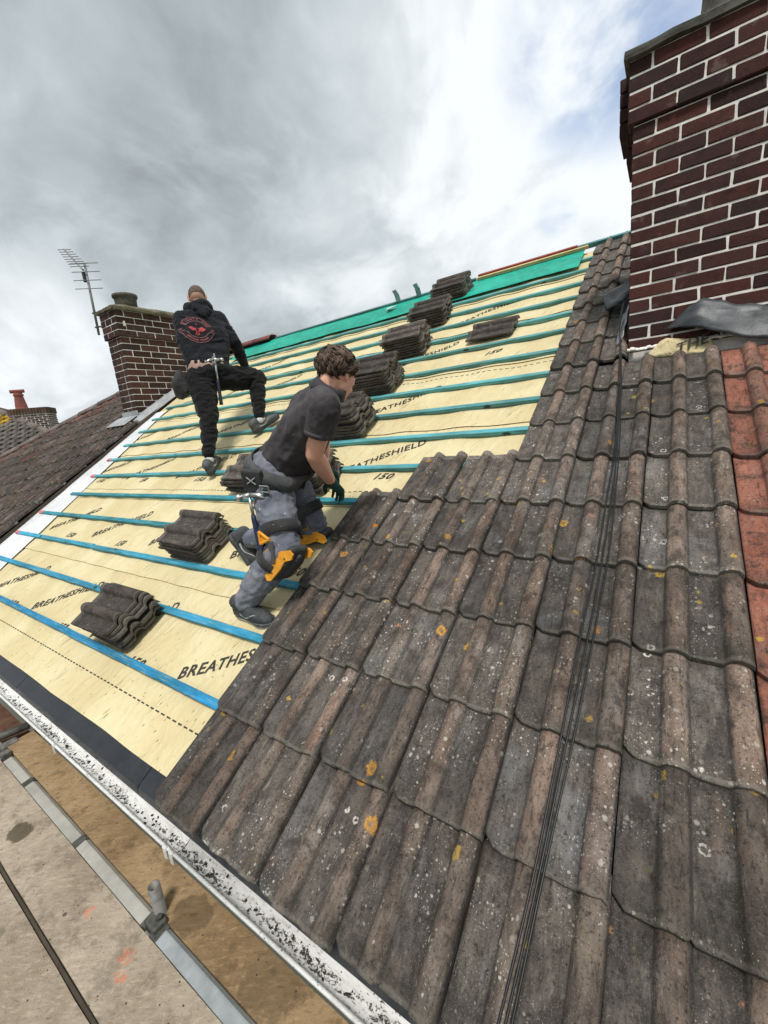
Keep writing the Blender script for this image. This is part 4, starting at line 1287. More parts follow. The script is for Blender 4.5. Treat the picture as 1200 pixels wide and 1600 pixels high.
link('chimney_pot', from_bm(bm, 'chimney_pot'), fc, M['pot_red'], smooth=False)

# ------------------------------------------------------------------ scaffold in front of the eaves
ZS = -0.45
def scaffold_board(x0, x1, y0, y1, mat, label, z=ZS, t=0.038, rotz=0.0):
    bm = bmesh.new()
    bm_box(bm, (x1 - x0, y1 - y0, t))
    bmesh.ops.subdivide_edges(bm, edges=[e for e in bm.edges if abs((e.verts[0].co - e.verts[1].co).x) > 0.5 * (x1 - x0)], cuts=40)
    for v in bm.verts:
        v.co += Vector((0, 0.0025 * noise.noise(v.co * 6 + Vector((x0, y0, 0))), 0.002 * noise.noise(v.co * 3)))
    bmesh.ops.translate(bm, verts=bm.verts, vec=((x0 + x1) / 2, (y0 + y1) / 2, z - t / 2))
    o = link('scaffold_board', from_bm(bm, 'scaffold_board'), None, mat)
    o['label'] = label; o['category'] = 'board'; o['group'] = 'scaffold boards below the gutter'
    return o
scaffold_board(-1.80, 2.6, -0.107, 0.035, M['board_brown'], 'brown board directly under the white gutter')
scaffold_board(-4.4, -1.83, -0.10, 0.030, M['board_red'], 'reddish brown board end beyond the scaffold tube', ZS - 0.03)
scaffold_board(-1.72, 2.6, -0.366, -0.166, M['board_pale'], 'pale board with orange paint marks and a dark stain')
scaffold_board(-3.6, 2.6, -0.605, -0.384, M['board_pale'], 'outer pale board past the dark gap, furthest from the roof')
scaffold_board(-4.4, -1.76, -0.366, -0.166, M['board_pale'], 'far pale board end beyond the stained board', ZS - 0.004)
# lath in the gap, coloured dark to stand for the gap's shade
lath = link('timber_lath', box_me('timber_lath', (5.2, 0.013, 0.03), 0.002), None, M['deck'], loc=(-0.4, -0.3755, ZS - 0.022))
lath['label'] = 'thin strip coloured as the dark shade in the gap between the pale boards'; lath['category'] = 'strip'
def steel_rail(x0, x1, mat, label, z=ZS + 0.006):
    bm = bmesh.new()
    y0, y1 = -0.163, -0.110
    prof = [(0, y0, z - 0.05), (0, y0, z - 0.004), (0, y0 + 0.034, z), (0, y0 + 0.040, z), (0, y1, z - 0.012), (0, y1, z - 0.05)]
    me = mesh('steel_rail', *sweep_x(prof, x0, x1, True))
    o = link('steel_rail', me, None, mat)
    o['label'] = label; o['category'] = 'rail'; o['group'] = 'grey metal rails between the scaffold boards'
    return o
M['rail'] = plain('weathered_rail', (0.40, 0.385, 0.345), 0.6, 16, 0.2, 0.2, metal=0.1)
M['rail_b'] = plain('galvanised_rail', (0.36, 0.39, 0.40), 0.5, 16, 0.25, 0.2, metal=0.25)
steel_rail(-1.62, -1.30, M['rail'], 'short grey metal rail piece nearest the far tube coupler')
steel_rail(-1.25, -0.62, M['rail'], 'long beige grey metal rail between two dark joints')
steel_rail(-0.575, 0.005, M['rail'], 'beige grey metal rail ending at the upright tube')
steel_rail(0.115, 1.6, M['rail_b'], 'bluish galvanised rail on the near side of the upright tube')
scf = thing('scaffold', 'scaffold of steel tubes and couplers holding the boards', 'scaffold', (0.05, -0.1, -5.4))
bm = bmesh.new()
n = 20
def pipe(bm, p0, p1, R, r):
    p0, p1 = Vector(p0), Vector(p1)
    q = (p1 - p0).to_track_quat('Z', 'Y').to_matrix().to_4x4()
    mw = Matrix.Translation(p0) @ q
    Ln = (p1 - p0).length
    lathe(bm, [(r, Ln - 0.15), (r, Ln), (R, Ln), (R, 0), (r, 0)], 20, mw, caps=False)
pipe(bm, (0.052, -0.112, -5.4), (0.036, -0.100, -0.318), 0.0215, 0.0178)
bmesh.ops.recalc_face_normals(bm, faces=bm.faces)
link('standard', from_bm(bm, 'standard'), scf, M['steel'], smooth=True)
for x in (-1.86, 1.9):
    bm = bmesh.new(); tube(bm, [(x, -1.3, ZS - 0.062), (x, 0.25, ZS - 0.062)], 0.0242, 14); link('transom', from_bm(bm, 'transom'), scf, M['steel'], smooth=True)
bm = bmesh.new(); tube(bm, [(-4.4, -0.655, ZS - 0.112), (2.6, -0.655, ZS - 0.112)], 0.0242, 12); link('ledger', from_bm(bm, 'ledger'), scf, M['steel'], smooth=True)
for (x, y) in ((-1.90, -0.70), (2.2, -0.70), (-4.3, -0.70)):
    bm = bmesh.new(); tube(bm, [(x, y, -5.4), (x, y, -0.62)], 0.0242, 12); link('standard', from_bm(bm, 'standard'), scf, M['steel'], smooth=True)
bm = bmesh.new()
bm_box(bm, (0.075, 0.055, 0.05), Matrix.Translation((0.055, -0.128, ZS - 0.004)), 0.010, 2)
tube(bm, [(0.055, -0.128, ZS + 0.01), (0.075, -0.118, ZS + 0.04)], 0.009, 8)
bm_box(bm, (0.05, 0.06, 0.03), Matrix.Translation((0.09, -0.135, ZS - 0.012)), 0.006, 2)
link('coupler', from_bm(bm, 'coupler'), scf, M['dark_steel'])
for x in (-1.275, -0.598):
    bm = bmesh.new()
    bm_box(bm, (0.045, 0.056, 0.05), Matrix.Translation((x, -0.1365, ZS - 0.022)), 0.006, 2)
    tube(bm, [(x - 0.02, -0.12, ZS + 0.004), (x + 0.02, -0.12, ZS + 0.004)], 0.005, 6)
    link('coupler', from_bm(bm, 'coupler'), scf, M['dark_steel'])
bm = bmesh.new()
bm_box(bm, (0.07, 0.09, 0.06), Matrix.Translation((-1.80, -0.09, ZS - 0.02)), 0.014, 2)
link('coupler', from_bm(bm, 'coupler'), scf, M['steel'])
bm = bmesh.new()
bm_box(bm, (0.05, 0.05, 0.09), Matrix.Translation((-1.68, -0.135, ZS - 0.02)), 0.012, 2)
link('coupler', from_bm(bm, 'coupler'), scf, M['steel'])
# second tube end by the far coupler
bm = bmesh.new(); tube(bm, [(-1.90, -0.16, ZS + 0.03), (-1.84, 0.03, ZS + 0.03)], 0.0242, 14); link('transom', from_bm(bm, 'transom'), scf, M['steel'], smooth=True)

# ------------------------------------------------------------------ black cables over the tiles
cb = thing('cable_bundle', 'black cables running down over the grey tiles from the chimney', 'cable', tuple(S(1.35, 1.5, 0)))
path = [(1.285, 3.66, 0.06), (1.29, 3.30, 0.045), (1.325, 2.9, 0.042), (1.345, 2.58, 0.036), (1.38, 1.95, 0.036), (1.388, 1.45, 0.036), (1.375, 0.87, 0.036), (1.355, 0.45, 0.034), (1.335, 0.08, 0.032), (1.325, -0.02, 0.005), (1.32, -0.03, -0.2), (1.318, -0.03, -0.9)]
def catmull(P, n=8):
    P = [Vector(p) for p in P]
    out = []
    for i in range(len(P) - 1):
        p0, p1, p2, p3 = P[max(i - 1, 0)], P[i], P[i + 1], P[min(i + 2, len(P) - 1)]
        for k in range(n):
            t = k / n
            out.append(0.5 * ((2 * p1) + (p2 - p0) * t + (2 * p0 - 5 * p1 + 4 * p2 - p3) * t * t + (3 * p1 - p0 - 3 * p2 + p3) * t ** 3))
    out.append(P[-1])
    return out
for k, (dx, am) in enumerate(((-0.013, 0.010), (0.001, 0.006), (0.014, 0.012))):
    pts = []
    for p in catmull(path, 8):
        sp = (0.30 if p.y > 2.4 else 0.30 + 0.60 * min(1, (2.4 - p.y) / 0.8)) + 0.45 * math.exp(-((p.y - 1.2) / 0.7) ** 2)
        pts.append(S(p.x + dx * sp + am * noise.noise(Vector((p.y * 1.7, k * 5.1, 0))), p.y, p.z + 0.0015 * k))
    bm = bmesh.new(); tube(bm, pts, 0.0030, 8)
    link('cable', from_bm(bm, 'cable'), cb, M['cable'], smooth=True)

# ------------------------------------------------------------------ loose tiles stacked on the battens
loose = tiles_for('loose', M['loose'])
ORD = ['bottom', 'second', 'third', 'fourth', 'fifth', 'sixth', 'seventh', 'eighth', 'ninth', 'tenth', 'eleventh']
def stack(xr, s0, n, desc, pitch=0.0245, yawb=0.0):
    rr = random.Random(int(s0 * 100) + n)
    for k in range(n):
        ya = yawb + rr.uniform(-.03, .03)
        ex = ES * cos(ya) - EX * sin(ya)            # tile width runs up the slope
        ey = -EX * cos(ya) - ES * sin(ya)           # tail faces right (+X)
        o = bpy.data.objects.new('loose_tile', rr.choice(loose))
        COL.objects.link(o)
        o.matrix_world = frame(ex, ey, EN, S(xr + rr.uniform(-.022, .016), s0 + rr.uniform(-.012, .012), H_BAT + TT + 0.001 + k * pitch))
        pos = 'top tile' if k == n - 1 else ('bottom tile' if k == 0 else ORD[k] + ' tile from the bottom')
        o['label'] = f'{pos} {desc}'
        o['category'] = 'roof tile'; o['group'] = 'loose roof tiles stacked on the battens'
stack(-0.90, 0.385, 7, 'of the stack nearest the gutter')
stack(-0.89, 1.04, 7, "of the stack by the kneeling man's raised foot")
stack(-0.92, 1.70, 6, "of the stack left of the kneeling man's hip")
stack(-0.33, 1.70, 6, "of the stack under the kneeling man's forearm")
stack(-0.36, 2.35, 9, "of the stack below the curly haired man's chin")
stack(-0.40, 3.00, 9, "of the stack right of the curly haired man's head")
stack(-0.39, 3.72, 8, 'of the third stack down from the ridge', yawb=0.03)
stack(-0.40, 4.40, 7, 'of the second stack down from the ridge')
stack(-0.40, 5.08, 7, 'of the stack against the ridge')
o = bpy.data.objects.new('loose_tile', loose[1]); COL.objects.link(o)
ya = -0.03
o.matrix_world = frame(ES * cos(ya) - EX * sin(ya), -EX * cos(ya) - ES * sin(ya), EN, S(0.45, 3.74, H_BAT + TT + 0.002))
o['label'] = 'single loose tile lying alone on the battens near the grey verge'; o['category'] = 'roof tile'; o['group'] = 'loose roof tiles stacked on the battens'

# ------------------------------------------------------------------ people
def hull(bm, spheres, sub=2):
    tmp = bmesh.new()
    for p, r in spheres:
        bmesh.ops.create_icosphere(tmp, subdivisions=sub, radius=r, matrix=Matrix.Translation(Vector(p)))
    res = bmesh.ops.convex_hull(tmp, input=tmp.verts)
    junk = [g for g in res['geom_interior'] + res['geom_unused'] if isinstance(g, bmesh.types.BMVert)]
    bmesh.ops.delete(tmp, geom=list(set(junk)), context='VERTS')
    me = bpy.data.meshes.new('tmp'); tmp.to_mesh(me); tmp.free()
    bm.from_mesh(me); bpy.data.meshes.remove(me)
def ell(bm, c, rads, axes=None, sub=3):
    mm = Matrix.Diagonal((*rads, 1.0))
    rt = frame(*axes, (0, 0, 0)) if axes else Matrix.Identity(4)
    bmesh.ops.create_icosphere(bm, subdivisions=sub, radius=1.0, matrix=Matrix.Translation(Vector(c)) @ rt @ mm)
def fuse(bm, name, voxel, smooth=4, keep=None, wr=0.0, wscale=14.0, wstretch=None, seed=0.0):
    """voxel-remesh the overlapping shapes into one continuous surface"""
    me0 = bpy.data.meshes.new('tmp'); bm.to_mesh(me0); bm.free()
    ob = bpy.data.objects.new('tmp', me0); COL.objects.link(ob)
    md = ob.modifiers.new('r', 'REMESH'); md.mode = 'VOXEL'; md.voxel_size = voxel; md.adaptivity = 0
    ms = ob.modifiers.new('s', 'SMOOTH'); ms.factor = 0.5; ms.iterations = smooth
    bpy.context.view_layer.update()
    dg = bpy.context.evaluated_depsgraph_get()
    me = bpy.data.meshes.new_from_object(ob.evaluated_get(dg))
    me.name = name
    COL.objects.unlink(ob); bpy.data.objects.remove(ob); bpy.data.meshes.remove(me0)
    if wr or keep:
        bm = bmesh.new(); bm.from_mesh(me)
        if keep:
            bmesh.ops.delete(bm, geom=[v for v in bm.verts if not keep(v.co)], context='VERTS')
        if wr:
            bm.normal_update()
            for v in bm.verts:
                p = v.co * wscale
                if wstretch: p = Vector((p.x * wstretch[0], p.y * wstretch[1], p.z * wstretch[2]))
                q = noise.noise(p + Vector((seed, 0, 0)) + noise.noise_vector(p * 0.6) * 0.6)
                q2 = noise.noise(p * 2.3 + Vector((seed, 5, 1)) + noise.noise_vector(p * 1.1) * 0.8)
                v.co += v.normal * (wr * (1 - 2.6 * abs(q)) + 0.35 * wr * (0.6 - 2.6 * abs(q2)))
        bm.to_mesh(me); bm.free()
    for p in me.polygons: p.use_smooth = True
    return me
def hand_shapes(bm, wrist, d, pn, side, curl=0.5, scale=1.0, fat=1.0):
    """d: towards the fingers, pn: palm normal (fingers curl towards it), side: direction of the thumb"""
    d, pn = Vector(d).normalized(), Vector(pn).normalized()
    side = Vector(side); side = (side - d * side.dot(d)).normalized()
    pn = (pn - d * pn.dot(d) - side * pn.dot(side)).normalized()
    s = scale; wrist = Vector(wrist)
    kn = [wrist + (d * (0.092 - 0.006 * abs(i - 1.2)) + side * (0.031 - 0.0215 * i)) * s for i in range(4)]
    hull(bm, [(wrist, 0.024 * s * fat), (wrist + (d * 0.03 + side * 0.022) * s, 0.017 * s * fat), (wrist + (d * 0.03 - side * 0.022) * s, 0.015 * s * fat)] + [(k_, 0.0125 * s * fat) for k_ in kn])
    for i, Ls in enumerate((0.072, 0.080, 0.075, 0.060)):
        p = kn[i]; a = curl * 0.55 + 0.06 * i
        dd = (d + side * (0.13 - 0.09 * i)).normalized()
        for seg, fr in enumerate((0.45, 0.30, 0.25)):
            dr = (dd * cos(a) + pn * sin(a)).normalized()
            q = p + dr * Ls * fr * s
            r0, r1 = (0.0098, 0.0090, 0.0083)[seg] * s * fat, (0.0090, 0.0083, 0.0072)[seg] * s * fat
            hull(bm, [(p, r0), (q, r1)], 1)
            p = q; a += curl * (0.75, 0.55, 0)[seg]
    p = wrist + (d * 0.028 + side * 0.026 + pn * 0.006) * s
    q = p + (d * 0.55 + side * 0.65 + pn * 0.35).normalized() * 0.040 * s
    t = q + (d * 0.85 + side * 0.25 + pn * 0.45).normalized() * 0.032 * s
    u = t + (d * 0.95 + pn * 0.45).normalized() * 0.022 * s
    hull(bm, [(p, 0.015 * s * fat), (q, 0.0115 * s * fat)], 1); hull(bm, [(q, 0.0115 * s * fat), (t, 0.0100 * s * fat)], 1); hull(bm, [(t, 0.0100 * s * fat), (u, 0.0078 * s * fat)], 1)
def head_shapes(bm, c, f, u, sc=1.0):
    c, f = Vector(c), Vector(f).normalized()
    u = Vector(u); u = (u - f * u.dot(f)).normalized(); r = f.cross(u)
    ax = (r, f, u)
    P = lambda a, b, d: c + (r * a + f * b + u * d) * sc
    ell(bm, P(0, -0.008, 0.022), (0.074 * sc, 0.094 * sc, 0.088 * sc), ax)
    hull(bm, [(P(0, 0.074, -0.088), 0.020 * sc), (P(0.046, 0.010, -0.062), 0.020 * sc), (P(-0.046, 0.010, -0.062), 0.020 * sc), (P(0.040, 0.052, -0.005), 0.028 * sc), (P(-0.040, 0.052, -0.005), 0.028 * sc), (P(0, 0.062, 0.022), 0.030 * sc)])
    hull(bm, [(P(0.034, 0.078, 0.014), 0.012 * sc), (P(-0.034, 0.078, 0.014), 0.012 * sc)])        # brow
    hull(bm, [(P(0, 0.090, 0.005), 0.008 * sc), (P(0, 0.112, -0.032), 0.0115 * sc)])               # nose
    hull(bm, [(P(0.012, 0.098, -0.036), 0.008 * sc), (P(-0.012, 0.098, -0.036), 0.008 * sc)])
    hull(bm, [(P(0.019, 0.082, -0.056), 0.0075 * sc), (P(-0.019, 0.082, -0.056), 0.0075 * sc), (P(0, 0.092, -0.056), 0.006 * sc)])
    hull(bm, [(P(0.016, 0.082, -0.067), 0.007 * sc), (P(-0.016, 0.082, -0.067), 0.007 * sc), (P(0, 0.089, -0.067), 0.006 * sc)])
    for sd_ in (-1, 1):
        hull(bm, [(P(sd_ * 0.074, -0.004, 0.018), 0.010 * sc), (P(sd_ * 0.080, -0.016, 0.024), 0.010 * sc), (P(sd_ * 0.074, 0.000, -0.028), 0.008 * sc), (P(sd_ * 0.082, -0.020, 0.004), 0.007 * sc)])
    return P, ax
def shoe(person, heel, toe, up, mat, sole_mat, sc=1.0, name='shoe', stripe=None):
    heel, toe = Vector(heel), Vector(toe); d = (toe - heel); Ln = d.length; d.normalize()
    up = Vector(up); up = (up - d * up.dot(d)).normalized(); r = d.cross(up)
    P = lambda a, b, z: heel + d * (a * Ln) + r * (b * sc) + up * (z * sc)
    bm = bmesh.new()
    hull(bm, [(P(0.10, 0, 0.040), 0.036 * sc), (P(0.16, 0, 0.085), 0.035 * sc), (P(0.45, 0, 0.060), 0.036 * sc)])
    hull(bm, [(P(0.10, 0, 0.038), 0.035 * sc), (P(0.45, 0, 0.052), 0.038 * sc), (P(0.70, 0.006, 0.040), 0.041 * sc), (P(0.70, -0.006, 0.038), 0.041 * sc), (P(0.88, 0, 0.034), 0.030 * sc)])
    hull(bm, [(P(0.13, 0, 0.092), 0.041 * sc), (P(0.24, 0, 0.100), 0.041 * sc), (P(0.36, 0, 0.082), 0.034 * sc)])
    me = fuse(bm, 'shoe', 0.008, 3, wr=0.0012, wscale=40)
    o = link(name, me, person, mat)
    out = [(0.0, 0.0), (0.03, 0.026), (0.15, 0.036), (0.35, 0.034), (0.55, 0.040), (0.72, 0.049), (0.87, 0.044), (0.97, 0.022), (1.0, 0.0), (0.97, -0.022), (0.87, -0.040), (0.72, -0.045), (0.55, -0.038), (0.35, -0.034), (0.15, -0.036), (0.03, -0.026)]
    for (z0, z1, k, mm, nm) in ((0.0, 0.014, 1.0, sole_mat, 'sole'), (0.0145, 0.028, 1.03, stripe or M['sole'], 'midsole')):
        n = len(out); vs = []
        for z in (z0, z1):
            for (a, b) in out: vs.append(P(0.5 + (a - 0.5) * k, b * k, z + 0.02 * max(0, a - 0.8)))
        fs = [tuple(range(n))[::-1], tuple(range(n, 2 * n))] + [(i, (i + 1) % n, n + (i + 1) % n, n + i) for i in range(n)]
        link(nm, mesh(nm, vs, fs), o, mm)
    sbv = bvh_of(me)
    for s_ in (-1, 1):
        bm = bmesh.new(); Lr = []
        for k in range(9):
            t = k / 8
            row = []
            for zz in (-1, 1):
                a = 0.28 + 0.42 * t; z = 0.048 + 0.022 * t - 0.030 * sin(pi * min(1, t * 1.25)) * 0.6 + zz * (0.0055 * (1 - t) + 0.001)
                o_ = P(a, s_ * 0.12, z)
                h_ = sbv.ray_cast(o_, r * -s_, 0.3)
                row.append(bm.verts.new((h_[0] if h_[0] is not None else P(a, s_ * 0.04, z)) + r * s_ * 0.0012))
            Lr.append(row)
        for k in range(8): bm.faces.new((Lr[k][0], Lr[k][1], Lr[k + 1][1], Lr[k + 1][0]))
        link('side_flash', from_bm(bm, 'side_flash'), o, M['pale'])
    # laces
    bm = bmesh.new()
    for k in range(5):
        a = 0.40 + 0.075 * k; z = 0.098 - 0.011 * k
        tube(bm, [P(a, 0.022, z - 0.012), P(a + 0.02, 0.0, z + 0.002), P(a, -0.022, z - 0.012)], 0.0025, 5)
    link('laces', from_bm(bm, 'laces'), o, M['cable'])
    return o
def shrink_ring(me_bvh, *a): pass
from mathutils.bvhtree import BVHTree
def band(name, center, axis, rx, ry, xdir, width, thick, mat, parent, bvh=None, lift=0.004, n=36, tilt=0.0, arc=(0, 2 * pi)):
    """a strap round a limb: rays find the cloth, the strap sits just proud of it"""
    axis = Vector(axis).normalized(); xd = Vector(xdir); xd = (xd - axis * xd.dot(axis)).normalized(); yd = axis.cross(xd)
    rows = []
    full = abs(arc[1] - arc[0] - 2 * pi) < 1e-3
    cnt = n if full else n + 1
    rads = {}
    for w in (-width / 2, width / 2):
        rr_ = []
        for k in range(cnt):
            a = arc[0] + (arc[1] - arc[0]) * k / n
            d = xd * cos(a) + yd * sin(a)
            rad = rx if ry is None else 1 / math.sqrt((cos(a) / rx) ** 2 + (sin(a) / ry) ** 2)
            if bvh:
                c = Vector(center) + axis * (w + tilt * cos(a))
                hit = bvh.ray_cast(c + d * 0.30, -d, 0.30)
                if hit[0] is not None: rad = (hit[0] - c).length
            rr_.append(rad)
        mx = [max(rr_[(k + q) % cnt] for q in (-1, 0, 1)) for k in range(cnt)]
        for _ in range(2): mx = [(mx[k - 1] + 2 * mx[k] + mx[(k + 1) % cnt]) / 4 for k in range(cnt)]
        rads[w] = mx
    for k in range(cnt):
        a = arc[0] + (arc[1] - arc[0]) * k / n
        d = xd * cos(a) + yd * sin(a)
        row = []
        for w in (-width / 2, width / 2):
            c = Vector(center) + axis * (w + tilt * cos(a))
            rad = rads[w][k]
            row.append(c + d * (rad + lift)); row.append(c + d * (rad + lift + thick))
        rows.append(row)
    # even out the radius so folds do not spike the strap
    vs = [p for row in rows for p in row]
    fs = []
    for k in range(cnt if full else cnt - 1):
        a = k * 4; b = ((k + 1) % cnt) * 4
        fs += [(a + 1, a + 3, b + 3, b + 1), (a, b, b + 2, a + 2), (a, a + 1, b + 1, b), (a + 2, b + 2, b + 3, a + 3)]
    if not full:
        fs += [(0, 2, 3, 1), ((cnt - 1) * 4, (cnt - 1) * 4 + 1, (cnt - 1) * 4 + 3, (cnt - 1) * 4 + 2)]
    me = mesh(name, vs, fs)
    for p in me.polygons: p.use_smooth = True
    return link(name, me, parent, mat)
def bvh_of(me): return BVHTree.FromPolygons([v.co.copy() for v in me.vertices], [tuple(p.vertices) for p in me.polygons])
def limb(bm, a, b, ra, rb): hull(bm, [(a, ra), (b, rb)])
V = Vector

# ============ man in black (stepping up the roof, back to us)
m1 = thing('person', 'man in black hoodie and joggers stepping up the battens, back turned', 'person', tuple(S(-1.85, 2.2, -0.03)))
LA, LK, LH = V((-1.87, 1.72, 1.135)), V((-1.975, 1.86, 1.50)), V((-2.145, 1.96, 1.85))
RH, RK, RA = V((-2.065, 2.11, 1.87)), V((-1.86, 2.40, 1.835)), V((-1.745, 2.26, 1.45))
LS, RS = V((-2.36, 2.03, 2.445)), V((-2.27, 2.37, 2.475))
PEL = (LH + RH) / 2; SHO = (LS + RS) / 2
upT = (SHO - PEL).normalized()
rt1 = (RS - LS); rt1 = (rt1 - upT * rt1.dot(upT)).normalized()
fw1 = upT.cross(rt1).normalized()
HEAD1 = V((-2.372, 2.25, 2.672))
LE, RE = V((-2.44, 2.09, 2.17)), V((-2.150, 2.43, 2.235))
LWr, RWr = V((-2.42, 2.27, 1.98)), V((-2.20, 2.56, 2.03))
bm = bmesh.new()
head_shapes(bm, HEAD1, fw1 * 0.9 + V((0, 0, -0.15)) + rt1 * 0.3, (0, 0, 1), 1.06)
hull(bm, [(HEAD1 + V((0, 0, -0.03)) - fw1 * 0.02, 0.058), (SHO + upT * 0.03, 0.066)])
hull(bm, [(LS, 0.06), (RS, 0.06), (PEL + upT * 0.28, 0.09)]); hull(bm, [(PEL + upT * 0.28, 0.09), (LH, 0.08), (RH, 0.08)])
for (a, b, c) in ((LS, LE, LWr), (RS, RE, RWr)):
    limb(bm, a, b, 0.05, 0.04); limb(bm, b, c, 0.042, 0.028)
for (a, b, c) in ((LH, LK, LA), (RH, RK, RA)):
    limb(bm, a, b, 0.085, 0.055); limb(bm, b, c, 0.055, 0.038)
limb(bm, LA, LA + V((-0.01, 0.02, -0.03)), 0.034, 0.028); limb(bm, RA, RA + V((0.02, 0.03, -0.03)), 0.036, 0.028)
hand_shapes(bm, LWr, V((0.05, 0.5, -0.8)), rt1, fw1, 0.6); hand_shapes(bm, RWr, V((-0.15, 0.3, -0.9)), -rt1, fw1, 0.6)
link('body', fuse(bm, 'body', 0.0065, 2), m1, M['scalp'])
# cropped hair: thin cap over the skull
bm = bmesh.new()
fh_ = (fw1 * 0.9 + V((0, 0, -0.15)) + rt1 * 0.3).normalized(); uh = V((0, 0, 1)); uh = (uh - fh_ * uh.dot(fh_)).normalized(); rh_ = fh_.cross(uh)
ell(bm, HEAD1 + uh * 0.024 - fh_ * 0.008, (0.082, 0.103, 0.0955), (rh_, fh_, uh))
hm = HEAD1.copy()
link('cropped_hair', fuse(bm, 'cropped_hair', 0.006, 1, keep=lambda c: (c - hm).dot(uh) > -0.018 + 0.35 * max(0, (c - hm).dot(fh_))), m1, M['buzz'])
# hoodie
bm = bmesh.new()
W1 = PEL + upT * 0.15
hull(bm, [(LS + V((0, 0, -.01)), 0.085), (RS + V((0, 0, -.01)), 0.085), (SHO + upT * 0.045, 0.075), (LS.lerp(RS, 0.15) - upT * 0.25, 0.125), (LS.lerp(RS, 0.85) - upT * 0.25, 0.125)])
hull(bm, [(LS.lerp(RS, 0.12) - upT * 0.22, 0.128), (LS.lerp(RS, 0.88) - upT * 0.22, 0.128), (W1 - rt1 * 0.075, 0.112), (W1 + rt1 * 0.085, 0.112)])
hull(bm, [(W1 - rt1 * 0.07, 0.118), (W1 + rt1 * 0.08, 0.118), (W1 - upT * 0.015 - rt1 * 0.07, 0.118), (W1 + upT * 0.005 + rt1 * 0.08, 0.118)])
for (a, b, c) in ((LS, LE, LWr), (RS, RE, RWr)):
    limb(bm, a, b, 0.078, 0.062); limb(bm, b, c, 0.064, 0.048)
# hood bunched behind the neck
hc = SHO + upT * 0.085 - fw1 * 0.045
me = fuse(bm, 'hoodie', 0.009, 5, wr=0.009, wscale=9.0, wstretch=(1.0, 1.0, 1.6))
hood_o = link('hoodie', me, m1, M['hoodie'])
hoodbvh = bvh_of(me)
bm = bmesh.new()
for k in range(11):
    a = pi * (0.06 + 0.88 * k / 10) 
    p = SHO + upT * (0.112 + 0.028 * sin(a * 2)) + rt1 * (0.098 * cos(a)) - fw1 * (0.085 * sin(a) - 0.022)
    ell(bm, p, (0.047, 0.047, 0.056))
hull(bm, [(SHO + upT * 0.055 - fw1 * 0.075 - rt1 * 0.05, 0.04), (SHO + upT * 0.055 - fw1 * 0.075 + rt1 * 0.05, 0.04), (SHO - upT * 0.04 - fw1 * 0.105, 0.025)])
link('hood', fuse(bm, 'hood', 0.009, 3, wr=0.005, wscale=16), hood_o, M['hoodie'])
# back print: arched words, pistons and ribbon, laid on the cloth by casting onto the back
back_c = SHO - upT * 0.215 - rt1 * 0.080
def on_back(a, b, lift=0.0045):
    o_ = back_c + rt1 * a + upT * b - fw1 * 0.5
    hit = hoodbvh.ray_cast(o_, fw1, 1.0)
    return (hit[0] - fw1 * lift) if hit[0] is not None else (o_ + fw1 * 0.36)
def strip2(bm, pts, w):
    L_, R_ = [], []
    for i, p in enumerate(pts):
        p = V((p[0], p[1])); q = V(pts[min(i + 1, len(pts) - 1)]) - V(pts[max(i - 1, 0)])
        nn = V((-q.y, q.x)).normalized() * w / 2
        L_.append(bm.verts.new(on_back(p.x + nn.x, p.y + nn.y))); R_.append(bm.verts.new(on_back(p.x - nn.x, p.y - nn.y)))
    for i in range(len(pts) - 1): bm.faces.new((L_[i], R_[i], R_[i + 1], L_[i + 1]))
def arcpts(r, a0, a1, n=18, cx=0, cy=0, k=1.0): return [(cx + r * cos(radians(a0 + (a1 - a0) * i / n)), cy + k * r * sin(radians(a0 + (a1 - a0) * i / n))) for i in range(n + 1)]
bm = bmesh.new()
strip2(bm, arcpts(0.142, 22, 158, 24), 0.005); strip2(bm, arcpts(0.098, 20, 160, 20), 0.005)
strip2(bm, arcpts(0.142, 202, 338, 24), 0.005); strip2(bm, arcpts(0.098, 204, 336, 20), 0.005)
for a in (22, 158): strip2(bm, [(0.098 * cos(radians(a)), 0.098 * sin(radians(a))), (0.142 * cos(radians(a)), 0.142 * sin(radians(a)))], 0.005)
for sgn in (-1, 1):
    strip2(bm, [(sgn * 0.132, -0.053), (sgn * 0.152, -0.028), (sgn * 0.118, -0.020), (sgn * 0.091, -0.040)], 0.005)
    strip2(bm, [(sgn * 0.125, 0.012), (sgn * 0.155, 0.012)], 0.005); strip2(bm, [(sgn * 0.125, 0.0), (sgn * 0.155, 0.0)], 0.005)
link('print_outline', from_bm(bm, 'print_outline'), hood_o, M['pink_print'])
def arc_text(body, r, a_mid, step, size, name, mat, flip=False):
    vs, fs = [], []
    n = len(body)
    for i, chh in enumerate(body):
        if chh == ' ': continue
        tv, tf = text_mesh(chh, size, 0.0, 0.012)
        cx = sum(v[0] for v in tv) / len(tv)
        a = radians(a_mid + (step if flip else -step) * (i - (n - 1) / 2))
        th = a + pi / 2 if flip else a - pi / 2
        b = len(vs)
        for (u, v) in tv:
            u -= cx; v -= size * 0.35
            x = r * cos(a) + u * cos(th) - v * sin(th); y = r * sin(a) + u * sin(th) + v * cos(th)
            vs.append(on_back(x, y, 0.005))
        fs += [tuple(b + q for q in f) for f in tf]
    link(name, mesh(name, vs, fs), hood_o, mat)
arc_text('EIGHTY ONE', 0.120, 90, 13.4, 0.036, 'printed_word', M['pink_print'])
bm = bmesh.new()
rr = random.Random(4)
a = 222
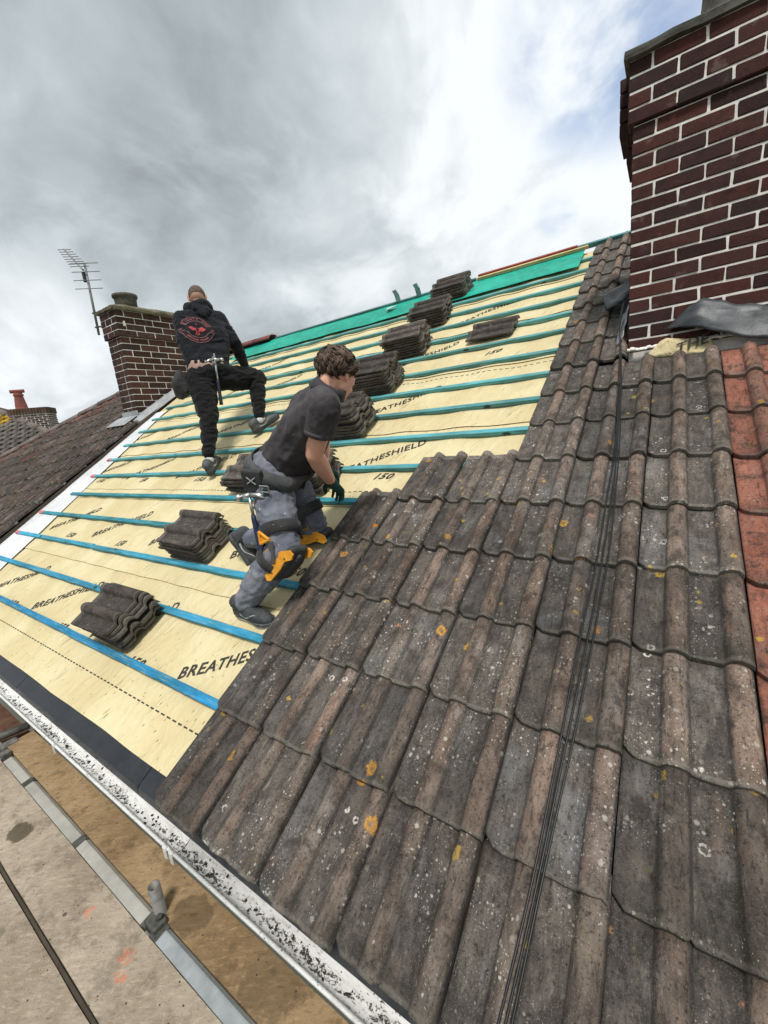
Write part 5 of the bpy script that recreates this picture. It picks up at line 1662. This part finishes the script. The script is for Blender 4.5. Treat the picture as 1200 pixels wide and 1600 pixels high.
while a < 318:                                        # small lettering too faint to read: plain ticks
    for q in range(2):
        r0 = 0.110 + rr.uniform(0, 0.004); r1 = 0.130 - rr.uniform(0, 0.004); aa = a + q * 1.6
        strip2(bm, [(r0 * cos(radians(aa)), r0 * sin(radians(aa))), (r1 * cos(radians(aa + rr.uniform(-1.5, 1.5))), r1 * sin(radians(aa)))], 0.004)
    a += 5.2 if not 266 < a < 270 else 9
link('ribbon_lettering', from_bm(bm, 'ribbon_lettering'), hood_o, M['pink_print'])
bm = bmesh.new()
for sgn in (-1, 1):                                   # two crossed pistons
    th = radians(90 - sgn * 46)
    ax_, bx_ = V((cos(th), sin(th))), V((-sin(th), cos(th)))
    def Q(u, v): p = (ax_ * u + bx_ * v) * 0.86; return (p.x, p.y - 0.040)
    for (u, w_, hw_) in ((0.046, 0.016, 0.025), (0.060, 0.010, 0.029), (0.073, 0.010, 0.029), (0.086, 0.011, 0.029), (0.096, 0.006, 0.024)):
        strip2(bm, [Q(u, -hw_ + 2 * hw_ * k / 8) for k in range(9)], w_)
    strip2(bm, [Q(0.012 + 0.03 * k / 4, 0) for k in range(5)], 0.012)
strip2(bm, arcpts(0.014, 0, 360, 16, 0, -0.052), 0.007)
strip2(bm, arcpts(0.004, 0, 360, 8, 0, 0.058), 0.006)
link('print_emblem', from_bm(bm, 'print_emblem'), hood_o, M['red_print'])
# joggers
bm = bmesh.new()
hull(bm, [(LH, 0.130), (RH, 0.128), (PEL + upT * 0.035 - rt1 * 0.065, 0.110), (PEL + upT * 0.045 + rt1 * 0.075, 0.108)])
hull(bm, [(LH - upT * 0.02, 0.136), (LH.lerp(LK, 0.35), 0.120)])
limb(bm, LH.lerp(LK, 0.30), LK, 0.120, 0.086); hull(bm, [(LK, 0.079), (LK.lerp(LA, 0.45) , 0.070), (LA + V((0, 0, .03)), 0.050)])
hull(bm, [(RH, 0.130), (RH.lerp(RK, 0.5), 0.118), (RK, 0.092)]); hull(bm, [(RK, 0.084), (RK.lerp(RA, 0.45), 0.070), (RA + V((0, 0, .03)), 0.050)])
me = fuse(bm, 'joggers', 0.008, 5, wr=0.010, wscale=10.0, wstretch=(1, 1, 1.8), seed=4)
jog = link('joggers', me, m1, M['joggers'])
for (a, b) in ((LA, LK), (RA, RK)):
    ax_ = (b - a).normalized()
    bm = bmesh.new(); hull(bm, [(a + ax_ * 0.045, 0.047), (a - ax_ * 0.005, 0.044)]); link('cuff', fuse(bm, 'cuff', 0.008, 2), jog, M['joggers'])
    bm = bmesh.new(); hull(bm, [(a + ax_ * 0.010, 0.0425), (a - ax_ * 0.025, 0.040)]); link('sock', fuse(bm, 'sock', 0.008, 2), m1, M['white_strip'])
# waistband showing between hoodie and joggers
wb = PEL + upT * 0.088
bm = bmesh.new(); hull(bm, [(wb - rt1 * 0.070, 0.117), (wb + rt1 * 0.078, 0.117), (wb + upT * 0.025 - rt1 * 0.07, 0.117), (wb + upT * 0.025 + rt1 * 0.078, 0.117)])
link('waistband', fuse(bm, 'waistband', 0.009, 2), m1, M['boxer'])
shoe(m1, S(-1.815, 1.925, -0.026), S(-1.965, 2.17, -0.026), EN + V((0, 0, .3)), M['shoe_grey'], M['sole'], 0.98)
shoe(m1, S(-1.80, 2.555, -0.026), S(-1.655, 2.83, -0.026), EN + V((0, 0, .3)), M['shoe_grey'], M['sole'], 0.98)
# tool pouch on his left hip
bm = bmesh.new()
pc = LH - rt1 * 0.165 + V((-0.02, 0.0, -0.02))
hull(bm, [(pc + upT * 0.07, 0.035), (pc - upT * 0.03 - rt1 * 0.03, 0.055), (pc - upT * 0.10 + rt1 * 0.03, 0.05), (pc - upT * 0.10 + fw1 * 0.08, 0.05), (pc + upT * 0.05 + fw1 * 0.07, 0.035)])
pch = link('tool_pouch', fuse(bm, 'tool_pouch', 0.010, 2, wr=0.004, wscale=12), m1, M['strapcloth'])
# hammer hanging in its loop
def hammer(label, head_c, down, face, mat_grip, L=0.32, sc=1.0, grip_from=0.45):
    h = thing('hammer', label, 'hammer', tuple(head_c))
    down, face = V(down).normalized(), V(face).normalized()
    face = (face - down * face.dot(down)).normalized(); sd_ = down.cross(face)
    head_c = V(head_c)
    bm = bmesh.new(); tube(bm, [head_c, head_c + down * L * grip_from * sc], 0.009 * sc, 8); link('shaft', from_bm(bm, 'shaft'), h, M['hammer_steel'], smooth=True)
    bm = bmesh.new(); tube(bm, [head_c + down * L * grip_from * sc, head_c + down * L * (grip_from + 0.06) * sc, head_c + down * L * 0.93 * sc, head_c + down * L * sc], [0.012 * sc, 0.0145 * sc, 0.0155 * sc, 0.018 * sc], 10); link('grip', from_bm(bm, 'grip'), h, mat_grip, smooth=True)
    bm = bmesh.new()
    tube(bm, [head_c - face * 0.012 * sc, head_c + face * 0.05 * sc], [0.014 * sc, 0.013 * sc], 10)
    tube(bm, [head_c + face * 0.05 * sc, head_c + face * 0.075 * sc], [0.019 * sc, 0.019 * sc], 12)
    for s_ in (-1, 1):
        tube(bm, [head_c - face * 0.01 * sc + sd_ * 0.006 * s_ * sc, head_c - face * 0.05 * sc + sd_ * 0.012 * s_ * sc + down * 0.006 * sc, head_c - face * 0.095 * sc + sd_ * 0.016 * s_ * sc + down * 0.034 * sc], [0.012 * sc, 0.010 * sc, 0.004 * sc], 8)
    link('hammer_head', from_bm(bm, 'hammer_head'), h, M['hammer_steel'], smooth=True)
    return h
hammer('claw hammer with black grip hanging behind the man in black', V((-1.935, 2.005, 2.005)), V((0.02, -0.05, -1.0)), rt1 * 1.0 + V((0, 0, 0.3)), M['rubber'], 0.41)
bm = bmesh.new(); tube(bm, [V((-1.95, 2.02, 2.06)), V((-1.92, 1.99, 1.97)), V((-1.97, 2.0, 1.95)), V((-1.99, 2.03, 2.04))], 0.008, 6); link('hammer_loop', from_bm(bm, 'hammer_loop'), m1, M['alu'])

# ============ man in polo shirt (kneeling, reaching for the tiles)
m2 = thing('person', 'curly haired man in dark polo and orange knee pads laying tiles', 'person', tuple(S(-0.2, 0.95, -0.03)))
RA, RK, RH = V((-0.253, 0.70, 0.425)), V((0.045, 0.76, 0.735)), V((-0.125, 0.89, 1.09))
LA, LK, LH = V((-0.560, 1.00, 0.660)), V((-0.115, 1.14, 0.752)), V((-0.235, 1.10, 1.07))
RS, LS = V((0.300, 0.895, 1.380)), V((0.075, 1.135, 1.440))
HEADc = V((0.268, 1.06, 1.520))
RE, RW = V((0.185, 0.915, 1.165)), V((0.060, 1.15, 0.990))
LE, LW = V((-0.05, 1.24, 1.19)), V((-0.115, 1.28, 1.06))
PEL = (RH + LH) / 2; SHO = (RS + LS) / 2
upT = (SHO - PEL).normalized(); rt2 = RS - LS; rt2 = (rt2 - upT * rt2.dot(upT)).normalized(); fw2 = upT.cross(rt2).normalized()
rtp = (RH - LH).normalized()
hf = V((0.08, 0.91, -0.46)).normalized(); hu = V((0.14, 0.25, 0.92))
bm = bmesh.new()
HSC = 0.93
P2, ax2 = head_shapes(bm, HEADc, hf, hu, HSC)
hull(bm, [(P2(0, -0.025, -0.03), 0.057), (SHO + upT * 0.015, 0.066)])
hull(bm, [(RS, 0.055), (LS, 0.055), (PEL.lerp(SHO, 0.5) - rt2 * 0.04, 0.085), (PEL.lerp(SHO, 0.5) + rt2 * 0.04, 0.085)])
hull(bm, [(PEL.lerp(SHO, 0.5) - rt2 * 0.04, 0.085), (PEL.lerp(SHO, 0.5) + rt2 * 0.04, 0.085), (LH, 0.07), (RH, 0.07)])
for (a, b, c) in ((RS, RE, RW), (LS, LE, LW)):
    hull(bm, [(a, 0.056), (a.lerp(b, 0.45), 0.056), (b, 0.043)]); hull(bm, [(b, 0.043), (b.lerp(c, 0.28), 0.047), (c, 0.029)])
for (a, b, c) in ((LH, LK, LA), (RH, RK, RA)):
    limb(bm, a, b, 0.08, 0.052); limb(bm, b, c, 0.052, 0.036)
limb(bm, RA, RA + V((0.1, 0, -0.07)), 0.034, 0.026); limb(bm, LA, LA + V((-0.02, 0.02, -0.09)), 0.034, 0.026)
RHt = V((-0.03, 1.34, 0.865)) - RW
RHt = V((0.0, 1.335, 0.858)) - RW
sideR = (V((0.35, -0.1, -0.55)))
for (w_, d_) in ((RW, RHt.normalized()), (LW, V((0.3, 0.5, -0.5)).normalized())):
    hull(bm, [(w_, 0.026), (w_ + d_ * 0.045, 0.020)])               # the palms; the fingers are in the gloves
link('body', fuse(bm, 'body', 0.006, 2), m2, M['skin'])
for sd_ in (-1, 1):
    bm = bmesh.new(); ell(bm, P2(sd_ * 0.031, 0.080, -0.004), (0.0115,) * 3); link('eye', from_bm(bm, 'eye'), m2, M['eye'], smooth=True)
# curly hair: a cap and many short curls
hair = bmesh.new()
ell(hair, P2(0, -0.020, 0.030), (0.077, 0.090, 0.082), ax2)
cap_me = fuse(hair, 'hair', 0.008, 1, keep=lambda c: ((c - HEADc).dot(ax2[2]) > -0.012 + 0.40 * ((c - HEADc).dot(ax2[1])) - 0.02 * ((c - HEADc).dot(ax2[1]) < -0.04)) and (c - HEADc).dot(ax2[1]) < 0.082)
hair_o = link('hair', cap_me, m2, M['hair'])
bm = bmesh.new()
rr = random.Random(5)
cnt = 0
crown = V((0.0, -0.35, 0.94)).normalized()
while cnt < 330:
    d = V((rr.gauss(0, 1), rr.gauss(0, 1), rr.gauss(0, 1))).normalized()
    if d.z < -0.30 + 0.55 * d.y and not (d.y < -0.30 and d.z > -0.66): continue
    if d.y > 0.80 and d.z < 0.55: continue
    fl = (d - crown * d.dot(crown)); fl = (fl - d * fl.dot(d))
    if fl.length < 1e-3: fl = V((1, 0, 0))
    fl = (fl.normalized() + V((rr.gauss(0, .55), rr.gauss(0, .55), rr.gauss(0, .55)))).normalized()
    lat = d.cross(fl).normalized()
    L_ = rr.uniform(0.040, 0.085); am = rr.uniform(0.005, 0.012); fq = rr.uniform(2.5, 5.5); ph = rr.uniform(0, 6); lf = rr.random() ** 1.6 * 0.024
    for q_ in range(8):
        jx, jy = rr.gauss(0, 0.0045), rr.gauss(0, 0.0045); jl = rr.uniform(0.8, 1.15); jp = rr.gauss(0, 0.35); je = rr.uniform(-0.002, 0.003)
        pts = []
        for k in range(8):
            t = k / 7
            dd = (d + (fl * ((t - 0.3) * L_ * jl + jx) + lat * (am * sin(ph + jp + fq * t) + jy)) / 0.088).normalized()
            e_ = -0.003 + je + (0.007 + lf) * sin(pi * min(1, t * 0.75 + 0.12)) + 0.003 * sin(ph * 2 + fq * t)
            pts.append(P2(dd.x * (0.078 + e_), -0.020 + dd.y * (0.092 + e_), 0.030 + dd.z * (0.084 + e_)))
        tube(bm, pts, [0.0010, 0.0017, 0.0020, 0.0020, 0.0019, 0.0016, 0.0012, 0.0004], 4)
    cnt += 1
o = link('curls', from_bm(bm, 'curls'), hair_o, M['hair'], smooth=True); o['kind'] = 'stuff'
# polo shirt
bm = bmesh.new()
MID = PEL.lerp(SHO, 0.52)
hull(bm, [(RS - upT * 0.005, 0.076), (LS - upT * 0.005, 0.076), (SHO + upT * 0.02, 0.072), (SHO - upT * 0.13 + rt2 * 0.08, 0.118), (SHO - upT * 0.13 - rt2 * 0.08, 0.118)])
hull(bm, [(SHO - upT * 0.12 + rt2 * 0.08, 0.120), (SHO - upT * 0.12 - rt2 * 0.08, 0.120), (MID + rt2 * 0.065, 0.116), (MID - rt2 * 0.065, 0.116), (MID + fw2 * 0.05, 0.105)])
hull(bm, [(MID + rt2 * 0.065, 0.117), (MID - rt2 * 0.065, 0.117), (MID + fw2 * 0.05, 0.106), (PEL + upT * 0.0 + rtp * 0.06, 0.118), (PEL + upT * 0.0 - rtp * 0.06, 0.118), (PEL + upT * 0.03 + fw2 * 0.06, 0.10)])
sle_r = RS.lerp(RE, 0.56); sle_l = LS.lerp(LE, 0.56)
axr = (RE - RS).normalized(); axl = (LE - LS).normalized()
hull(bm, [(RS, 0.074), (RS.lerp(RE, 0.18), 0.070)]); hull(bm, [(LS, 0.074), (LS.lerp(LE, 0.18), 0.070)])
me = fuse(bm, 'polo_shirt', 0.008, 5, wr=0.008, wscale=9.0, wstretch=(1.0, 1.5, 0.8), seed=9)
polo = link('polo_shirt', me, m2, M['polo'])
for (s0_, s_, e_, a_) in ((RS, sle_r, RE, axr), (LS, sle_l, LE, axl)):
    bm = bmesh.new()
    hull(bm, [(s0_ + a_ * 0.005, 0.081), (s0_.lerp(e_, 0.3), 0.077), (s_ + a_ * 0.05, 0.071)])
    sm = fuse(bm, 'sleeve', 0.008, 4, keep=lambda c, s_=s_, a_=a_: (c - s_).dot(a_) < 0.0, wr=0.004, wscale=13, seed=3)
    link('sleeve', sm, polo, M['polo'])
pbvh = bvh_of(me)
for (s_, a_, nm) in ((sle_r, axr, 'sleeve_cuff'), (sle_l, axl, 'sleeve_cuff')):
    band(nm, s_ - a_ * 0.012, a_, 0.069, 0.069, fw2, 0.022, 0.004, M['polo'], polo, lift=0.002)
# collar standing round the neck
bm = bmesh.new()
nk = SHO + upT * 0.075; nax = (P2(0, -0.025, -0.03) - SHO).normalized()
n = 26; rows = []
nx_ = rt2; ny_ = nax.cross(nx_).normalized(); nx_ = ny_.cross(nax)
for k in range(n):
    a = 2 * pi * k / n
    d = nx_ * cos(a) + ny_ * sin(a)
    rows.append([bm.verts.new(nk + d * 0.092 - nax * 0.022 - fw2 * 0.006), bm.verts.new(nk + d * 0.074 + nax * 0.030), bm.verts.new(nk + d * 0.070 + nax * 0.030), bm.verts.new(nk + d * 0.084 - nax * 0.022 - fw2 * 0.006)])
for k in range(n):
    a, b = rows[k], rows[(k + 1) % n]
    for q in range(4): bm.faces.new((a[q], b[q], b[(q + 1) % 4], a[(q + 1) % 4]))
link('collar', from_bm(bm, 'collar'), polo, M['polo'], smooth=True)
# trousers
bm = bmesh.new()
hull(bm, [(RH, 0.108), (LH, 0.108), (PEL + upT * 0.03 + rtp * 0.06, 0.112), (PEL + upT * 0.03 - rtp * 0.06, 0.112), (PEL + fw2 * 0.05 + upT * 0.02, 0.10)])
hull(bm, [(RH, 0.112), (RH.lerp(RK, 0.5), 0.098), (RK, 0.080)]); hull(bm, [(RK, 0.078), (RK.lerp(RA, 0.4), 0.082), (RA + (RK - RA).normalized() * 0.06, 0.066)])
hull(bm, [(RA + (RK - RA).normalized() * 0.07, 0.067), (RA + (RK - RA).normalized() * 0.025, 0.060)])
hull(bm, [(LH, 0.108), (LH.lerp(LK, 0.5), 0.094), (LK, 0.080)]); hull(bm, [(LK, 0.078), (LK.lerp(LA, 0.45), 0.078), (LA + (LK - LA).normalized() * 0.05, 0.060)])
me = fuse(bm, 'trousers', 0.0075, 4, wr=0.0085, wscale=11.0, wstretch=(1, 1, 1.3), seed=2)
tro = link('trousers', me, m2, M['trousers'])
tbvh = bvh_of(me)
shoe(m2, RA + V((-0.085, 0.005, -0.078)), RA + V((0.215, 0.0, -0.094)), (0, -0.25, 1), M['shoe'], M['pale'], 1.0, stripe=M['shoe_grey'])
sr = LA + V((-0.055, -0.02, 0.045)); 
shoe(m2, LA + V((-0.098, -0.05, 0.035)), LA + V((0.030, 0.015, -0.215)), V((0.75, 0.42, 0.45)), M['shoe'], M['sole'], 1.0, stripe=M['shoe_grey'])
for (a, b) in ((RA, RK), (LA, LK)):
    ax_ = (b - a).normalized()
    bm = bmesh.new(); hull(bm, [(a + ax_ * 0.02, 0.046), (a - ax_ * 0.035, 0.043)]); link('sock', fuse(bm, 'sock', 0.008, 2), m2, M['strapcloth'])
# knee pads: orange shells on a dark base, straps round the leg
def knee_pad(K, thigh_dir, shin_dir, front, label):
    # built along the shin: cup over the kneecap plus a long shell down the shin
    K = V(K); shin = V(shin_dir).normalized(); fr = V(front); fr = (fr - shin * fr.dot(shin)).normalized(); sd_ = shin.cross(fr)
    P = lambda a, b, c: K + shin * a + sd_ * b + fr * c
    bm = bmesh.new()
    hull(bm, [(P(-0.070, 0.035, 0.070), 0.022), (P(-0.070, -0.035, 0.070), 0.022), (P(0.0, 0.045, 0.088), 0.022), (P(0.0, -0.045, 0.088), 0.022), (P(0.11, 0.042, 0.084), 0.018), (P(0.11, -0.042, 0.084), 0.018)])
    base = link('knee_pad', fuse(bm, 'knee_pad', 0.008, 2), m2, M['sole'])
    base['label'] = label
    for s_ in (-1, 1):
        # flat shaped side shell
        prof = [(-0.085, 0.108), (-0.060, 0.118), (-0.020, 0.094), (0.030, 0.100), (0.120, 0.094), (0.140, 0.076), (0.132, 0.048), (0.105, 0.026), (0.065, -0.004), (0.012, -0.006), (0.002, 0.030), (-0.035, 0.042), (-0.082, 0.078)]
        vs = [P(a, s_ * 0.058, c) for a, c in prof] + [P(a, s_ * 0.0665, c) for a, c in prof]
        n = len(prof)
        fs = [tuple(range(n)), tuple(range(n, 2 * n))[::-1]] + [(i, n + i, n + (i + 1) % n, (i + 1) % n) for i in range(n)]
        bm = bmesh.new(); me_ = mesh('t', vs, fs); bm.from_mesh(me_); bpy.data.meshes.remove(me_)
        bmesh.ops.triangulate(bm, faces=[f for f in bm.faces if len(f.verts) > 4])
        shell = link('side_shell', from_bm(bm, 'side_shell'), base, M['orange'])
        for (a, c) in ((0.06, 0.06), (0.085, 0.075), (-0.03, 0.085)):
            bm = bmesh.new(); tube(bm, [P(a, s_ * 0.060, c), P(a, s_ * 0.069, c)], 0.0045, 8)
            link('rivet', from_bm(bm, 'rivet'), base, M['sole'])
        # buckle loop
        bm = bmesh.new()
        q = [P(0.040, s_ * 0.072, 0.010), P(0.040, s_ * 0.072, -0.020), P(-0.002, s_ * 0.072, -0.020), P(-0.002, s_ * 0.072, 0.010), P(0.040, s_ * 0.072, 0.010)]
        for i in range(4): tube(bm, [q[i], q[i + 1]], 0.0045, 6)
        link('buckle', from_bm(bm, 'buckle'), base, M['orange'])
    bm = bmesh.new()
    hull(bm, [(P(-0.05, 0, 0.100), 0.016), (P(0.06, 0.018, 0.104), 0.016), (P(0.06, -0.018, 0.104), 0.016)])
    link('knee_cap', fuse(bm, 'knee_cap', 0.006, 2), base, M['sole'])
    return base
shinR = (RA - RK); shinL = (LA - LK)
kpR = knee_pad(RK, RH - RK, shinR, V((1, -0.1, -0.4)), 'near knee pad with orange side shell')
kpL = knee_pad(LK, LH - LK, shinL, V((0.2, 0.1, -1.0)), 'far knee pad with orange side shell pressed on the batten')
for (K, A_, H_, kp) in ((RK, RA, RH, kpR), (LK, LA, LH, kpL)):
    sh = (A_ - K).normalized(); th = (H_ - K).normalized()
    band('strap', K + sh * 0.075, sh, 0.085, 0.085, fw2, 0.045, 0.005, M['strapcloth'], kp, tbvh, 0.006)
    band('strap', K + th * 0.085, th, 0.095, 0.095, fw2, 0.060, 0.006, M['strapcloth'], kp, tbvh, 0.006)
# dangling strap end on the near thigh
tR = (RH - RK).normalized()
out_r = V((0.15, -1, 0.0)).normalized()
pb = RK + tR * 0.085 + out_r * 0.100
bm = bmesh.new(); bm_box(bm, (0.034, 0.006, 0.11), frame(V((1, 0, 0)), out_r * -1, V((0.1, 0, 1)), pb + V((0.03, -0.01, -0.065))), 0.002); link('strap_end', from_bm(bm, 'strap_end'), kpR, M['belt_grey'])
bm = bmesh.new()
tri = [pb + V((-0.035, -0.012, 0.03)), pb + V((-0.035, -0.012, -0.03)), pb + V((0.03, -0.012, -0.004))]
for i in range(3): tube(bm, [tri[i], tri[(i + 1) % 3]], 0.007, 6)
fv = [bm.verts.new(p + V((0, 0.002, 0))) for p in tri]; bm.faces.new(fv)
link('buckle', from_bm(bm, 'buckle'), kpR, M['orange'])
# tool belt with pouch
wax = (upT * 0.8 + V((0, 0, 0.35))).normalized()
def joined_bvh(*ms):
    vs, fs = [], []
    for m_ in ms:
        b = len(vs); vs += [v.co.copy() for v in m_.vertices]; fs += [tuple(b + q for q in p.vertices) for p in m_.polygons]
    return BVHTree.FromPolygons(vs, fs)
pbvh = joined_bvh(polo.data, tro.data)
wc = PEL + upT * 0.075
belt = band('tool_belt', wc, wax, 0.17, 0.14, rt2, 0.048, 0.006, M['belt_grey'], m2, pbvh, 0.006)
def on_body(bvh, c, d, dist=0.6):
    h = bvh.ray_cast(V(c) + V(d).normalized() * dist, -V(d).normalized(), dist)
    return h[0] if h[0] is not None else V(c) + V(d).normalized() * 0.12
outp = (rt2 * 0.9 - fw2 * 0.25).normalized()
pz = -wax
px_ = outp.cross(pz).normalized()
pp = on_body(pbvh, wc - fw2 * 0.055, outp) + outp * 0.018
pz2 = V((-0.15, 0.0, -1)).normalized(); px_ = outp.cross(pz2).normalized(); pz2 = px_.cross(outp)
bm = bmesh.new(); bm_box(bm, (0.105, 0.035, 0.145), frame(px_, outp, pz2, pp + pz2 * 0.052 + outp * 0.012), 0.010, 2)
pouch = link('pouch', from_bm(bm, 'pouch'), belt, M['strapcloth'])
bm = bmesh.new()
for s_ in (-1, 1): tube(bm, [pp + pz2 * 0.01 + outp * 0.033 - px_ * 0.022 * s_, pp + pz2 * 0.045 + outp * 0.033 + px_ * 0.022 * s_], 0.0025, 5)
link('stitching', from_bm(bm, 'stitching'), pouch, M['pale'])
bp = on_body(pbvh, wc + fw2 * 0.055 + pz2 * 0.01, outp) + outp * 0.02
bm = bmesh.new()
bm_box(bm, (0.030, 0.008, 0.085), frame(px_, outp, pz2, bp + pz2 * 0.02), 0.002)
link('webbing_tab', from_bm(bm, 'webbing_tab'), belt, M['teal_web'])
for dz in (-0.025, 0.07):
    bm = bmesh.new()
    c = bp + pz2 * dz + outp * 0.008
    q = [c + px_ * 0.022 - pz2 * 0.016, c + px_ * 0.022 + pz2 * 0.016, c - px_ * 0.022 + pz2 * 0.016, c - px_ * 0.022 - pz2 * 0.016]
    for i in range(4): tube(bm, [q[i], q[(i + 1) % 4]], 0.0035, 6)
    link('buckle', from_bm(bm, 'buckle'), belt, M['alu'])
bk = on_body(pbvh, wc + upT * -0.01, fw2 * 0.9 + rt2 * 0.45) + fw2 * 0.012
bm = bmesh.new(); bm_box(bm, (0.012, 0.055, 0.035), frame(fw2, rt2, wax, bk), 0.004, 2); link('buckle', from_bm(bm, 'buckle'), belt, M['black_plastic'])
# gloves (the gloved hand covers the bare one)
def glove(wr, d, pn, side, curl):
    bm = bmesh.new()
    hand_shapes(bm, wr, d, pn, side, curl, 1.04, 1.16)
    dn = V(d).normalized()
    hull(bm, [(V(wr) - dn * 0.030, 0.036), (V(wr) + dn * 0.02, 0.032)])
    me = fuse(bm, 'glove', 0.0042, 1)
    return link('glove', me, m2, M['glove'])
gR = glove(RW, RHt, V((-0.35, -0.35, -0.9)), V((-0.85, -0.1, 0.35)), 0.55)
gL = glove(LW, V((0.3, 0.5, -0.5)), V((0.2, -0.5, -0.6)), V((-0.9, 0, 0.1)), 0.7)
gb = bvh_of(gR.data)
dn = RHt.normalized(); back = -V((-0.35, -0.35, -0.9)); sideg = V((0.85, 0.1, -0.35)); sideg = (sideg - dn * sideg.dot(dn)).normalized(); back = (back - dn * back.dot(dn) - sideg * back.dot(sideg)).normalized()
bm = bmesh.new()
def gpt(a, b):
    o_ = RW + dn * a + sideg * b + back * 0.15
    h = gb.ray_cast(o_, -back, 0.3)
    return (h[0] + back * 0.001) if h[0] is not None else o_ - back * 0.12
def gstrip(pts, w):
    L_, R_ = [], []
    for i, p in enumerate(pts):
        q = V(pts[min(i + 1, len(pts) - 1)]) - V(pts[max(i - 1, 0)]); nn = V((-q.y, q.x)).normalized() * w / 2
        L_.append(bm.verts.new(gpt(p[0] + nn.x, p[1] + nn.y))); R_.append(bm.verts.new(gpt(p[0] - nn.x, p[1] - nn.y)))
    for i in range(len(pts) - 1): bm.faces.new((L_[i], R_[i], R_[i + 1], L_[i + 1]))
gstrip([(0.035, -0.016), (0.035, 0.016), (0.052, 0.022)], 0.005); gstrip([(0.072, -0.020), (0.078, 0.0), (0.072, 0.018)], 0.005)
gstrip([(0.055 + 0.009 * cos(t), 0.009 * sin(t)) for t in [k * 2 * pi / 12 for k in range(13)]], 0.008)
link('glove_mark', from_bm(bm, 'glove_mark'), gR, M['white_print'])
# hammer held on the belt
hp = pp + pz2 * 0.095 + outp * 0.055 - px_ * 0.012
hammer('claw hammer with white head and blue grip in the kneeling man\'s belt', hp, V((0.20, -0.10, -1)), px_ * -1.0, M['navy'], 0.33, 0.9, 0.33)
